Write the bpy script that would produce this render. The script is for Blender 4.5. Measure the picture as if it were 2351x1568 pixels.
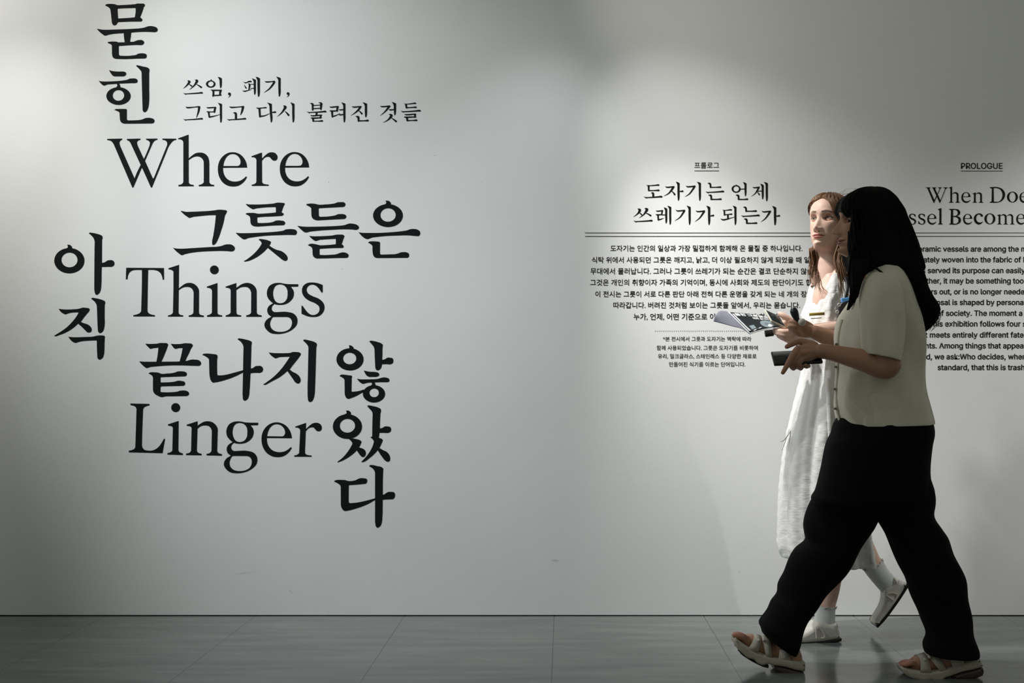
import bpy, bmesh, math, random
import numpy as np
from mathutils import Vector, Matrix, geometry
random.seed(7); np.random.seed(7)
S = bpy.context.scene
for o in list(bpy.data.objects): bpy.data.objects.remove(o)
C = S.collection
# ------------------------------------------------------------------ camera
# frontal view of the wall: 572 px per metre on the wall, lens centre over pixel (1293, 870), 0.951 m above the floor
FPX, CX, CY, CH, CD = 2574.0, 1293.0, 870.0, 0.951, 4.5
cam = bpy.data.cameras.new('camera'); co = bpy.data.objects.new('camera', cam); C.objects.link(co)
co.location = (0, -CD, CH); co.rotation_euler = (math.pi/2, 0, 0)
cam.sensor_width = 36; cam.lens = FPX/2351*36
cam.shift_x = -(CX-1175.5)/2351; cam.shift_y = (CY-784)/2351
cam.clip_start = .05
S.camera = co
# ------------------------------------------------------------------ light
W = bpy.data.worlds.new('room_light'); S.world = W; W.use_nodes = True
W.node_tree.nodes['Background'].inputs[0].default_value = (0.93, 0.97, 0.86, 1)
W.node_tree.nodes['Background'].inputs[1].default_value = 0.205
vs = S.view_settings
vs.view_transform = 'Standard'; vs.look = 'None'; vs.exposure = 0.0; vs.gamma = 1.0; vs.use_curve_mapping = False
def spot(name, loc, aim, power, size, blend, col, rad=.03):
    l = bpy.data.lights.new(name, 'SPOT'); o = bpy.data.objects.new(name, l); C.objects.link(o)
    o.location = loc; d = Vector(aim)-Vector(loc); o.rotation_euler = d.to_track_quat('-Z', 'Y').to_euler()
    l.energy = power; l.spot_size = math.radians(size); l.spot_blend = blend; l.color = col; l.shadow_soft_size = rad
    return o
WARM, COOL, NEUTRAL = (1, .985, .925), (.925, .965, 1), (1, .995, .97)
for (loc, aim, power, size, col) in (((-3.4, -1.1, 3.2), (-1.7, 0, 2.0), 145.9, 64, WARM), ((-.4, -.75, 3.0), (1.1, 0, 1.0), 104, 44, NEUTRAL), ((3.6, -1.6, 2.8), (2.15, 0, 1.0), 203.4, 44, NEUTRAL),
                                     ((-2.3, -1.3, 3.1), (-.65, 0, 1.5), 123.3, 64, COOL), ((-1.0, -.8, 3.0), (1.8, 0, 2.0), 78, 44, WARM), ((0, -.62, 2.68), (1.1, 0, .1), 150, 46, NEUTRAL),
                                     ((.1, -.62, 2.9), (-.3, 0, .5), 26.2, 64, COOL), ((-3.07, -2, 3.1), (-.65, 0, .5), 227.6, 44, COOL), ((-1.6, -.9, 3.0), (-2.4, 0, 1.5), 67.5, 44, NEUTRAL)):
    spot('track_spot', loc, aim, power, size, 1.0, col)
# ------------------------------------------------------------------ helpers
def PX(px, py, d=CD):
    return Vector(((px-CX)*d/FPX, d-CD, CH-(py-CY)*d/FPX))
def mat(name, col, rough=.6, spec=.3, bump=None, sheen=0, var=None, attr=False, sss=0, trans=0):
    m = bpy.data.materials.new(name); m.use_nodes = True
    nt = m.node_tree; b = nt.nodes['Principled BSDF']
    b.inputs['Base Color'].default_value = (*col, 1); b.inputs['Roughness'].default_value = rough
    b.inputs['Specular IOR Level'].default_value = spec
    if sheen: b.inputs['Sheen Weight'].default_value = sheen
    if sss:
        b.inputs['Subsurface Weight'].default_value = sss; b.inputs['Subsurface Radius'].default_value = (.012, .004, .002); b.inputs['Subsurface Scale'].default_value = 1
    if trans: b.inputs['Transmission Weight'].default_value = trans
    tc = nt.nodes.new('ShaderNodeTexCoord')
    if var:
        n = nt.nodes.new('ShaderNodeTexNoise'); n.inputs['Scale'].default_value = var[0]; n.inputs['Detail'].default_value = 5
        nt.links.new(tc.outputs['Object'], n.inputs['Vector'])
        r = nt.nodes.new('ShaderNodeMapRange'); r.inputs[1].default_value = .3; r.inputs[2].default_value = .7
        r.inputs[3].default_value = 1-var[1]; r.inputs[4].default_value = 1+var[1]
        nt.links.new(n.outputs['Fac'], r.inputs[0])
        x = nt.nodes.new('ShaderNodeMix'); x.data_type = 'RGBA'; x.blend_type = 'MULTIPLY'; x.inputs[0].default_value = 1
        x.inputs[6].default_value = (*col, 1); nt.links.new(r.outputs[0], x.inputs[7]); nt.links.new(x.outputs[2], b.inputs['Base Color'])
    if attr:
        a = nt.nodes.new('ShaderNodeAttribute'); a.attribute_name = 'tint'
        nt.links.new(a.outputs['Color'], b.inputs['Base Color'])
    if bump:
        n = nt.nodes.new('ShaderNodeTexNoise'); n.inputs['Scale'].default_value = bump[0]; n.inputs['Detail'].default_value = 3
        mp = nt.nodes.new('ShaderNodeMapping'); mp.inputs['Scale'].default_value = bump[2] if len(bump) > 2 else (1, 1, 1)
        nt.links.new(tc.outputs['Object'], mp.inputs[0]); nt.links.new(mp.outputs[0], n.inputs['Vector'])
        u = nt.nodes.new('ShaderNodeBump'); u.inputs['Strength'].default_value = bump[1]; u.inputs['Distance'].default_value = .004
        nt.links.new(n.outputs['Fac'], u.inputs['Height']); nt.links.new(u.outputs[0], b.inputs['Normal'])
    return m
def obj(name, verts, faces, m, parent=None, smooth=True):
    me = bpy.data.meshes.new(name); me.from_pydata([tuple(v) for v in verts], [], faces); me.update()
    if smooth: me.polygons.foreach_set('use_smooth', [True]*len(me.polygons))
    for k in (m if isinstance(m, (list, tuple)) else [m]): me.materials.append(k)
    o = bpy.data.objects.new(name, me); C.objects.link(o)
    if parent: adopt(o, parent)
    return o
def adopt(o, parent):
    o.parent = parent; o.matrix_parent_inverse = Matrix.Translation(parent.location).inverted() if parent.type == 'EMPTY' else Matrix.Identity(4)
def thing(name, label, cat, loc, group=None):
    o = bpy.data.objects.new(name, None); C.objects.link(o); o.location = loc; o.empty_display_size = .05
    o['label'] = label; o['category'] = cat
    if group: o['group'] = group
    return o
def tag(o, label, cat, group=None):
    o['label'] = label; o['category'] = cat
    if group: o['group'] = group
    return o
class MB:
    "collects vertices and faces of one mesh"
    def __init__(s): s.v = []; s.f = []; s.mi = []
    def add(s, v, f, mi=0):
        k = len(s.v); s.v += [tuple(x) for x in v]; s.f += [tuple(i+k for i in q) for q in f]; s.mi += [mi]*len(f)
    def build(s, name, m, parent=None, smooth=True):
        o = obj(name, s.v, s.f, m, parent, smooth)
        if any(s.mi): o.data.polygons.foreach_set('material_index', s.mi)
        return o
def fixn(o):
    bm = bmesh.new(); bm.from_mesh(o.data); bmesh.ops.recalc_face_normals(bm, faces=bm.faces); bm.to_mesh(o.data); bm.free(); return o
# ------------------------------------------------------------------ setting
def wall_mat():
    m = bpy.data.materials.new('white_wall_paint'); m.use_nodes = True; nt = m.node_tree; b = nt.nodes['Principled BSDF']
    b.inputs['Roughness'].default_value = .7; b.inputs['Specular IOR Level'].default_value = .2
    tc = nt.nodes.new('ShaderNodeTexCoord')
    def noise(sc, det):
        n = nt.nodes.new('ShaderNodeTexNoise'); n.inputs['Scale'].default_value = sc; n.inputs['Detail'].default_value = det
        nt.links.new(tc.outputs['Object'], n.inputs['Vector']); return n
    n = noise(330, 3); u = nt.nodes.new('ShaderNodeBump'); u.inputs['Strength'].default_value = .13; u.inputs['Distance'].default_value = .003
    nt.links.new(n.outputs['Fac'], u.inputs['Height']); nt.links.new(u.outputs[0], b.inputs['Normal'])
    n2 = noise(1.7, 3)
    r = nt.nodes.new('ShaderNodeValToRGB'); r.color_ramp.elements[0].position = .3; r.color_ramp.elements[0].color = (.745, .75, .74, 1)
    r.color_ramp.elements[1].position = .7; r.color_ramp.elements[1].color = (.785, .79, .785, 1)
    nt.links.new(n2.outputs['Fac'], r.inputs[0])
    last = r.outputs[0]
    # scuffs and nail dents, each an ellipse of its own (x, z, half width, half height, tilt, strength)
    for (px, py, a, bb, t, k) in ((1275, 1287, .018, .006, .1, .35), (560, 1316, .055, .004, -.12, .22), (668, 1358, .016, .004, .7, .25), (755, 418, .003, .003, 0, .6),
                                  (785, 617, .003, .003, 0, .6), (998, 357, .003, .003, 0, .6), (1697, 1313, .003, .003, 0, .6), (1105, 418, .004, .002, 0, .3)):
        p = PX(px, py)
        mp = nt.nodes.new('ShaderNodeMapping'); mp.vector_type = 'TEXTURE'; mp.inputs['Location'].default_value = (p.x, 0, p.z)
        mp.inputs['Rotation'].default_value = (0, t, 0); mp.inputs['Scale'].default_value = (a, 10, bb)
        nt.links.new(tc.outputs['Object'], mp.inputs[0])
        g = nt.nodes.new('ShaderNodeVectorMath'); g.operation = 'LENGTH'; nt.links.new(mp.outputs[0], g.inputs[0])
        q = nt.nodes.new('ShaderNodeMapRange'); q.inputs[1].default_value = 1; q.inputs[2].default_value = .3; q.inputs[3].default_value = 0; q.inputs[4].default_value = k
        nt.links.new(g.outputs['Value'], q.inputs[0])
        x = nt.nodes.new('ShaderNodeMix'); x.data_type = 'RGBA'; nt.links.new(q.outputs[0], x.inputs[0]); nt.links.new(last, x.inputs[6]); x.inputs[7].default_value = (.2, .2, .2, 1)
        last = x.outputs[2]
    nt.links.new(last, b.inputs['Base Color'])
    return m
def floor_mat():
    m = bpy.data.materials.new('grey_polished_tile'); m.use_nodes = True; nt = m.node_tree; b = nt.nodes['Principled BSDF']
    b.inputs['Specular IOR Level'].default_value = .5
    tc = nt.nodes.new('ShaderNodeTexCoord')
    def noise(sc, stretch, det):
        mp = nt.nodes.new('ShaderNodeMapping'); mp.inputs['Scale'].default_value = stretch; nt.links.new(tc.outputs['Object'], mp.inputs[0])
        n = nt.nodes.new('ShaderNodeTexNoise'); n.inputs['Scale'].default_value = sc; n.inputs['Detail'].default_value = det
        nt.links.new(mp.outputs[0], n.inputs['Vector']); return n
    n = noise(7, (.35, 2.2, 1), 7)
    r = nt.nodes.new('ShaderNodeValToRGB'); e = r.color_ramp.elements
    e[0].position = .3; e[0].color = (.105, .118, .112, 1); e[1].position = .7; e[1].color = (.175, .19, .18, 1)
    nt.links.new(n.outputs['Fac'], r.inputs[0])
    sx = nt.nodes.new('ShaderNodeSeparateXYZ'); nt.links.new(tc.outputs['Object'], sx.inputs[0])
    def M(op, a, bv=None):
        k = nt.nodes.new('ShaderNodeMath'); k.operation = op
        for i, v in enumerate((a, bv)):
            if v is None: continue
            if isinstance(v, (int, float)): k.inputs[i].default_value = v
            else: nt.links.new(v, k.inputs[i])
        return k.outputs[0]
    def joint(c, off, per, w):
        t = M('FRACT', M('DIVIDE', M('SUBTRACT', c, off-per*.5), per))
        return M('LESS_THAN', M('ABSOLUTE', M('SUBTRACT', t, .5)), w/per)
    j = M('MAXIMUM', joint(sx.outputs[0], -.0365, .6, .0013), M('MULTIPLY', joint(sx.outputs[1], -.11, 1.2, .0011), .45))
    x = nt.nodes.new('ShaderNodeMix'); x.data_type = 'RGBA'; nt.links.new(j, x.inputs[0]); nt.links.new(r.outputs[0], x.inputs[6]); x.inputs[7].default_value = (.018, .02, .02, 1)
    nt.links.new(x.outputs[2], b.inputs['Base Color'])
    n2 = noise(5, (.5, 1.6, 1), 4)
    q = nt.nodes.new('ShaderNodeMapRange'); q.inputs[1].default_value = .3; q.inputs[2].default_value = .7; q.inputs[3].default_value = .10; q.inputs[4].default_value = .22
    nt.links.new(n2.outputs['Fac'], q.inputs[0]); nt.links.new(q.outputs[0], b.inputs['Roughness'])
    n3 = noise(9, (.4, 2, 1), 3); u = nt.nodes.new('ShaderNodeBump'); u.inputs['Strength'].default_value = .05; u.inputs['Distance'].default_value = .004
    nt.links.new(n3.outputs['Fac'], u.inputs['Height']); nt.links.new(u.outputs[0], b.inputs['Normal'])
    return m
def box(name, lo, hi, m, parent=None):
    x0, y0, z0 = lo; x1, y1, z1 = hi
    v = [(x0, y0, z0), (x1, y0, z0), (x1, y1, z0), (x0, y1, z0), (x0, y0, z1), (x1, y0, z1), (x1, y1, z1), (x0, y1, z1)]
    return obj(name, v, [(0, 3, 2, 1), (4, 5, 6, 7), (0, 1, 5, 4), (1, 2, 6, 5), (2, 3, 7, 6), (3, 0, 4, 7)], m, parent, False)
wl = box('wall_back', (-5.5, 0, 0.004), (5.5, .15, 3.6), wall_mat()); wl['kind'] = 'structure'
fl = box('floor', (-5.5, -6.2, -.1), (5.5, .15, 0), floor_mat()); fl['kind'] = 'structure'
# ------------------------------------------------------------------ lettering on the wall
VINYL = mat('black_vinyl', (.006, .007, .008), .75, .12)
def smooth_outline(pts, closed=True, corner=52, sub=5):
    n = len(pts); P = [np.array(p, float) for p in pts]; out = []
    def is_corner(i):
        a = P[i]-P[i-1]; b = P[(i+1) % n]-P[i]
        c = np.dot(a, b)/(np.linalg.norm(a)*np.linalg.norm(b)+1e-9)
        return math.degrees(math.acos(max(-1, min(1, c)))) > corner
    K = [is_corner(i) for i in range(n)]
    for i in range(n):
        p0, p1, p2, p3 = P[i-1], P[i], P[(i+1) % n], P[(i+2) % n]
        L = np.linalg.norm(p2-p1)
        def tan(a, b, c):
            la, lb = np.linalg.norm(b-a)+1e-9, np.linalg.norm(c-b)+1e-9
            if la > 2.6*lb: return (b-a)/la
            if lb > 2.6*la: return (c-b)/lb
            return ((b-a)/la*lb+(c-b)/lb*la)/(la+lb)
        t1 = (p2-p1)/(L+1e-9) if K[i] else tan(p0, p1, p2)
        t2 = (p2-p1)/(L+1e-9) if K[(i+1) % n] else tan(p1, p2, p3)
        for k in range(sub):
            t = k/sub; h00 = 2*t**3-3*t*t+1; h10 = t**3-2*t*t+t; h01 = -2*t**3+3*t*t; h11 = t**3-t*t
            out.append(h00*p1+h10*L*t1+h01*p2+h11*L*t2)
    return out
def nums(s):
    r = []
    for t in s.split():
        a, b = t.split(','); r.append((float(a), float(b)))
    return r
def ell(cx, cy, rx, ry, n=40): return [(cx+rx*math.cos(2*math.pi*i/n), cy+ry*math.sin(2*math.pi*i/n)) for i in range(n)]
class Ink:
    "flat shapes on the wall, coordinates in photo pixels"
    def __init__(s): s.m = MB(); s.k = 0
    def fill(s, loops, depth=None):
        s.k += 1; y = -.0008-.00002*(s.k % 12)
        vs = [[Vector((p[0], p[1], 0)) for p in l] for l in loops]
        tri = geometry.tessellate_polygon(vs); flat = [p for l in loops for p in l]
        v = []
        for p in flat:
            q = PX(p[0], p[1]); v.append((q.x, y, q.z))
        f = []
        for t in tri:
            a, b, c = (v[i] for i in t)
            n = (b[0]-a[0])*(c[2]-a[2])-(b[2]-a[2])*(c[0]-a[0])
            f.append(tuple(t) if n > 0 else tuple(reversed(t)))
        s.m.add(v, f)
    def build(s, name, parent): return s.m.build(name, VINYL, parent, False)
class Crop:
    "a traced crop: origin, scale and an optional affine"
    def __init__(s, ink, x, y, k, aff=None): s.i, s.x, s.y, s.k, s.a = ink, x, y, k, aff
    def t(s, p):
        if s.a: p = s.a(p)
        return (s.x+p[0]/s.k, s.y+p[1]/s.k)
    def O(s, outer, *holes, corner=52):
        s.i.fill([[s.t(p) for p in smooth_outline(nums(h) if isinstance(h, str) else h, corner=corner)] for h in (outer, *holes)])
    def ring(s, cx, cy, rx, ry, ix, iy, jx, jy):
        s.i.fill([[s.t(p) for p in ell(cx, cy, rx, ry)], [s.t(p) for p in ell(ix, iy, jx, jy)]])
    def dot(s, cx, cy, r): s.i.fill([[s.t(p) for p in ell(cx, cy, r, r)]])
    def R(s, *pw):
        "brush ribbon: (x, y, width) along a smooth path"
        P = [np.array(p, float) for p in pw]; pts = []
        for i in range(len(P)-1):
            p0, p1, p2, p3 = P[max(i-1, 0)], P[i], P[i+1], P[min(i+2, len(P)-1)]
            for k in range(5):
                t = k/5; pts.append(.5*(2*p1+(p2-p0)*t+(2*p0-5*p1+4*p2-p3)*t*t+(3*p1-p0-3*p2+p3)*t**3))
        pts.append(P[-1]); l, r = [], []
        for i, p in enumerate(pts):
            d = pts[min(i+1, len(pts)-1)][:2]-pts[max(i-1, 0)][:2]; d = d/(np.linalg.norm(d)+1e-9); n = np.array((-d[1], d[0]))
            l.append(p[:2]+n*max(p[2], 1)/2); r.append(p[:2]-n*max(p[2], 1)/2)
        e = pts[-1]; d = pts[-1][:2]-pts[-2][:2]; d = d/(np.linalg.norm(d)+1e-9); w = e[2]/2; n = np.array((-d[1], d[0]))
        cap = [e[:2]+n*w*math.cos(a)+d*w*math.sin(a) for a in np.linspace(.4, math.pi-.4, 5)]
        s.i.fill([[s.t(p) for p in l+cap+r[::-1]]])
    def H(s, x0, y0, x1, y1, t):
        "long horizontal stroke with a wedge on the left and a bulb on the right"
        r = .82*t; xm = (x0+x1)/2; ym = (y0+t+y1)/2+.05*t; x9 = x1-.2*r
        o = [(x0, y0), (x0+1.5*t, y0+.42*t), (x0+3*t, y0+.5*t), (xm, ym-.5*t), (x1-4.2*r, y1-.5*t), (x1-2.4*r, y1-.95*r), (x1-.8*r, y1-.9*r), (x1, y1), (x9-.5*r, y1+.85*r), (x1-3*r, y1+.62*t),
             (xm, ym+.48*t), (x0+3.4*t, y0+1.25*t), (x0+2.3*t, y0+1.62*t), (x0+1.5*t, y0+1.2*t)]
        s.O(o)
    def V(s, tx, ty, xl, xr, yb, dx=0):
        w = xr-xl
        o = [(tx, ty), (tx+.4*w, ty+.05*w), (xr-.35*w, ty+.42*w), (xr, ty+.68*w), (xr-.02*w+dx*.3, (ty+yb)/2), (xr-.05*w+dx, yb-1.6*w), (xr-.28*w+dx, yb-.4*w), ((xl+xr)/2-.05*w+dx, yb), (xl+.2*w+dx, yb-.3*w),
             (xl+.1*w+dx, yb-1.5*w), (xl+dx*.4, (ty+yb)/2), (xl, ty+1.7*w), (xl-.18*w, ty+1.1*w)]
        s.O(o)
def title_korean_a(ink):
    c = Crop(ink, 210, 0, 10.456)
    c.O('330,128 350,108 390,98 480,95 550,100 630,124 720,122 900,113 1040,103 1090,88 1180,87 1260,92 1285,115 1280,140 1250,185 1245,215 1200,340 1172,405 1180,425 1215,455 1222,480 1205,510 1165,520 980,520 650,532 630,545 600,590 565,610 525,608 500,570 485,480 470,350 455,235 440,205 400,170 345,142',
        '625,220 640,208 800,200 1040,194 1062,210 1060,300 1045,400 1030,418 960,425 800,436 650,445 638,430')
    c.O('128,690 180,700 260,712 350,715 550,710 800,702 1000,692 1180,678 1280,660 1340,638 1410,625 1490,635 1550,655 1585,690 1588,730 1570,760 1535,772 1450,770 1300,766 1100,772 960,785 770,797 600,808 450,828 380,845 350,856 315,855 260,820 190,760 145,712')
    c.O('775,780 955,780 945,880 928,985 935,1010 795,1010 795,990 780,880')
    c.O('385,1028 400,1012 440,1002 540,998 610,1003 650,1018 780,1016 930,1005 1020,1000 1070,980 1130,963 1215,965 1250,985 1265,1020 1250,1060 1210,1080 1100,1080 850,1092 670,1105 655,1120 658,1300 670,1328 710,1340 900,1340 1000,1330 1070,1318 1110,1295 1170,1282 1270,1285 1310,1300 1328,1345 1315,1385 1270,1405 1100,1408 800,1420 600,1415 550,1405 515,1375 498,1320 493,1200 490,1100 470,1070 420,1045')
    c = Crop(ink, 210, 145, 10.456)
    c.O('425,165 470,182 550,195 650,203 770,203 815,215 835,250 825,285 790,312 700,318 560,318 525,310 480,265 440,200')
    c.O('175,425 250,438 350,442 500,437 650,428 780,412 870,395 910,375 980,367 1060,372 1095,390 1108,430 1095,465 1055,478 950,480 670,492 590,498 400,510 350,525 310,540 275,530 220,480')
    c.O('600,490 665,490 690,545 700,580 640,600 590,580 620,550 620,520'); c.ring(650, 790, 292, 212, 648, 775, 138, 128)
    c.O('1070,65 1090,50 1130,55 1230,80 1330,102 1380,130 1392,160 1385,230 1385,600 1385,900 1372,1030 1350,1110 1315,1160 1275,1182 1245,1165 1228,1100 1222,900 1213,600 1205,250 1195,200 1160,155')
    c.O('548,1120 580,1105 650,1100 830,1100 850,1115 850,1340 862,1368 900,1375 1050,1372 1180,1360 1250,1340 1280,1325 1340,1313 1440,1320 1490,1340 1515,1385 1500,1425 1450,1448 1250,1450 850,1452 770,1448 720,1425 690,1370 680,1280 677,1200 660,1175 600,1142')
def title_korean_b(ink):
    c = Crop(ink, 390, 450, 9.8)
    c.O('245,345 265,335 340,352 420,357 700,345 920,332 1030,318 1090,308 1200,312 1270,320 1285,345 1275,375 1245,430 1215,570 1150,790 1080,980 1030,1070 985,1105 955,1095 950,1040 975,900 1010,680 1030,500 1035,440 1020,430 900,432 750,445 550,465 490,480 450,492 420,485 340,430')
    c.O('70,1165 130,1178 250,1185 500,1172 900,1148 1080,1138 1170,1120 1240,1095 1320,1085 1400,1100 1450,1140 1463,1180 1450,1220 1410,1243 1300,1240 1150,1235 950,1240 700,1252 500,1275 380,1298 320,1315 280,1330 240,1320 150,1250')
    c = Crop(ink, 540, 450, 9.8)
    c.O('237,185 260,180 330,190 550,190 750,180 870,168 930,152 1020,150 1100,158 1115,180 1085,240 1055,325 1042,360 1055,372 1090,400 1090,420 1040,448 850,460 650,468 510,480 495,495 498,580 508,602 560,608 720,603 820,590 870,575 910,555 970,548 1080,558 1110,575 1125,605 1110,640 1070,658 850,665 600,682 460,685 400,672 360,640 343,580 338,500 325,460 290,435 232,407 250,390 290,380 430,382 510,397 620,395 800,382 900,372 917,355 915,265 905,250 700,255 560,268 450,285 405,298 380,292 300,245')
    c.O('12,825 80,833 250,835 500,828 800,812 980,795 1090,775 1130,755 1200,745 1310,748 1365,765 1388,805 1380,850 1345,878 1200,875 1000,880 750,890 550,908 380,932 280,950 230,972 190,975 120,930 40,860')
    c.O('527,980 545,968 600,970 720,992 790,1018 805,1040 790,1080 768,1115 728,1168 640,1260 540,1340 400,1420 300,1460 220,1475 190,1468 240,1440 350,1360 460,1260 550,1150 595,1075 590,1045 560,1010')
    c.O('768,1115 850,1170 930,1208 1040,1240 1110,1285 1165,1350 1180,1400 1165,1445 1130,1460 1080,1445 980,1370 850,1265 728,1165')
    c = Crop(ink, 680, 450, 9.8)
    c.O('222,197 240,182 290,172 420,175 510,195 650,190 780,180 870,165 930,143 1010,138 1080,145 1105,170 1105,205 1080,238 1030,248 750,262 520,275 505,290 508,420 518,455 545,467 680,463 800,450 890,432 940,410 1000,405 1080,412 1115,430 1128,460 1110,500 1060,518 850,528 520,547 440,542 380,515 350,465 342,380 340,290 325,260 280,230')
    c.O('22,668 90,680 200,690 400,690 700,683 950,670 1080,655 1130,640 1180,622 1270,622 1350,640 1395,670 1413,705 1400,740 1360,758 1250,752 1100,748 800,760 550,775 350,795 290,805 240,820 190,815 120,765')
    c.O('290,895 370,905 500,905 700,897 830,885 900,870 980,868 1060,875 1088,900 1070,945 1035,1050 1022,1080 1060,1115 1070,1140 1055,1162 1010,1168 800,1172 540,1188 525,1205 525,1300 540,1325 620,1328 780,1322 900,1310 960,1290 1020,1270 1110,1275 1160,1300 1180,1340 1165,1375 1120,1392 900,1395 650,1402 480,1405 420,1390 385,1355 370,1290 365,1200 355,1165 320,1135 265,1110 285,1088 325,1075 430,1082 540,1108 650,1105 800,1095 885,1085 893,1070 893,975 885,962 750,970 600,980 510,990 470,1005 430,1010 390,990 330,940')
    c = Crop(ink, 820, 450, 9.8)
    c.ring(693, 440, 335, 258, 695, 427, 173, 152); c.O('637,105 690,105 735,125 758,160 758,195 690,215 620,190 650,165 655,145')
    c.O('30,815 100,826 180,830 480,830 800,812 1000,792 1130,770 1190,748 1260,740 1340,750 1395,778 1418,820 1413,870 1385,903 1300,898 1150,885 900,890 650,900 450,920 320,940 270,960 235,970 195,962 110,905')
    c.O('245,1048 270,1028 330,1020 480,1025 515,1045 512,1280 522,1310 560,1318 750,1312 870,1305 930,1288 980,1268 1040,1262 1120,1270 1160,1295 1170,1335 1160,1370 1130,1390 900,1392 650,1395 450,1395 400,1380 365,1340 350,1280 345,1130 330,1105 290,1075')
def title_korean_c(ink):
    c = Crop(ink, 115, 525, 9.8)
    c.ring(435, 720, 340, 285, 438, 703, 180, 165); c.O('382,362 430,360 475,385 497,415 492,450 430,470 365,445 398,420 402,395')
    c.O('873,105 890,90 940,92 1040,112 1130,138 1170,160 1183,195 1172,260 1168,800 1160,1000 1155,1250 1140,1380 1110,1450 1060,1490 1020,1478 1003,1420 995,1280 998,800 1002,400 998,260 975,205 930,155')
    c.O('1150,765 1200,765 1250,745 1290,718 1340,708 1410,715 1440,745 1450,785 1435,830 1400,852 1300,858 1150,862')
    c = Crop(ink, 115, 675, 9.8)
    c.O('195,330 250,340 350,348 500,345 620,335 680,322 730,307 820,312 880,325 895,350 880,385 830,445 760,530 690,625 630,668 545,745 430,825 300,890 200,925 130,948 88,942 120,920 250,840 380,745 500,625 590,510 640,425 640,412 560,412 450,425 400,438 350,457 310,445 230,385')
    c.O('690,625 760,655 850,685 905,725 938,790 930,840 890,865 840,860 790,815 700,725 630,665')
    c.O('925,105 945,88 1010,92 1110,112 1190,138 1235,165 1243,195 1230,250 1228,500 1228,700 1215,780 1180,850 1130,878 1095,868 1075,810 1065,600 1055,300 1045,240 1010,180')
    c.O('410,960 470,968 580,972 800,965 980,955 1050,938 1110,930 1210,935 1235,955 1228,1050 1222,1250 1210,1370 1180,1440 1120,1480 1080,1460 1062,1390 1055,1200 1052,1060 1040,1042 850,1050 700,1065 640,1078 580,1098 540,1090 460,1030')
def title_korean_d(ink):
    c = Crop(ink, 310, 770, 9.8)
    c.O('232,185 300,190 400,190 490,185 560,172 650,172 725,180 747,205 735,250 690,370 640,490 590,600 480,600 500,500 515,400 525,285 515,275 400,290 360,302 330,295 270,235')
    c.O('803,185 870,195 950,195 1040,190 1120,175 1200,178 1280,190 1303,220 1290,255 1265,290 1220,390 1160,510 1125,600 1000,600 1020,530 1050,400 1072,290 1060,285 970,290 920,302 890,295 840,240')
    c.O('92,580 150,588 300,592 480,592 700,590 1000,585 1150,575 1220,555 1280,543 1360,545 1440,560 1475,590 1488,625 1475,665 1430,685 1300,682 1100,675 800,675 550,690 360,708 310,722 265,735 225,715 150,650')
    c.O('303,857 330,838 370,828 450,830 530,838 585,860 720,857 850,845 910,830 960,810 1030,807 1120,817 1155,835 1168,872 1150,908 1110,920 900,928 590,940 575,955 575,1045 585,1058 720,1055 840,1047 910,1035 960,1020 1060,1027 1115,1045 1130,1080 1115,1120 1070,1135 850,1140 600,1145 575,1160 572,1250 590,1275 680,1280 850,1275 960,1262 1010,1245 1080,1237 1160,1247 1200,1270 1217,1305 1200,1345 1150,1365 900,1368 700,1370 650,1380 600,1388 560,1378 500,1350 440,1310 412,1260 405,1150 405,960 390,915 350,880')
    c = Crop(ink, 455, 770, 9.8)
    c.O('92,435 120,415 170,408 300,415 400,427 432,445 435,475 428,540 425,700 428,860 440,898 520,898 620,885 800,840 1020,780 1020,828 900,890 750,955 600,1005 450,1045 350,1062 315,1050 280,1000 260,920 250,750 245,550 230,520 180,480')
    c.O('885,85 910,68 960,70 1070,92 1160,118 1200,140 1208,165 1197,250 1188,600 1180,800 1170,1000 1155,1250 1140,1370 1105,1440 1050,1473 1015,1450 1003,1380 1000,1250 1008,900 1015,500 1020,280 1010,220 970,155')
    c.O('1170,740 1210,740 1250,722 1290,692 1340,685 1415,690 1450,720 1460,765 1445,810 1405,837 1300,840 1200,848 1170,855')
    c = Crop(ink, 595, 770, 9.8)
    c.O('215,383 300,393 450,400 600,398 710,390 750,375 820,373 900,382 935,400 938,425 915,465 850,555 760,665 685,762 635,800 560,865 450,945 300,1025 200,1080 130,1112 88,1105 150,1065 310,945 450,810 560,675 640,560 688,485 680,478 550,482 440,492 400,507 360,513 320,490 250,430')
    c.O('685,762 750,815 840,860 900,915 930,980 928,1040 900,1075 860,1082 820,1060 760,980 690,880 635,800')
    c.O('988,115 1005,95 1060,97 1150,118 1240,145 1290,178 1298,210 1285,280 1278,500 1268,850 1258,1150 1248,1320 1225,1420 1190,1480 1140,1502 1110,1478 1095,1400 1090,1250 1097,900 1105,500 1110,290 1100,240 1070,195')
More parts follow.
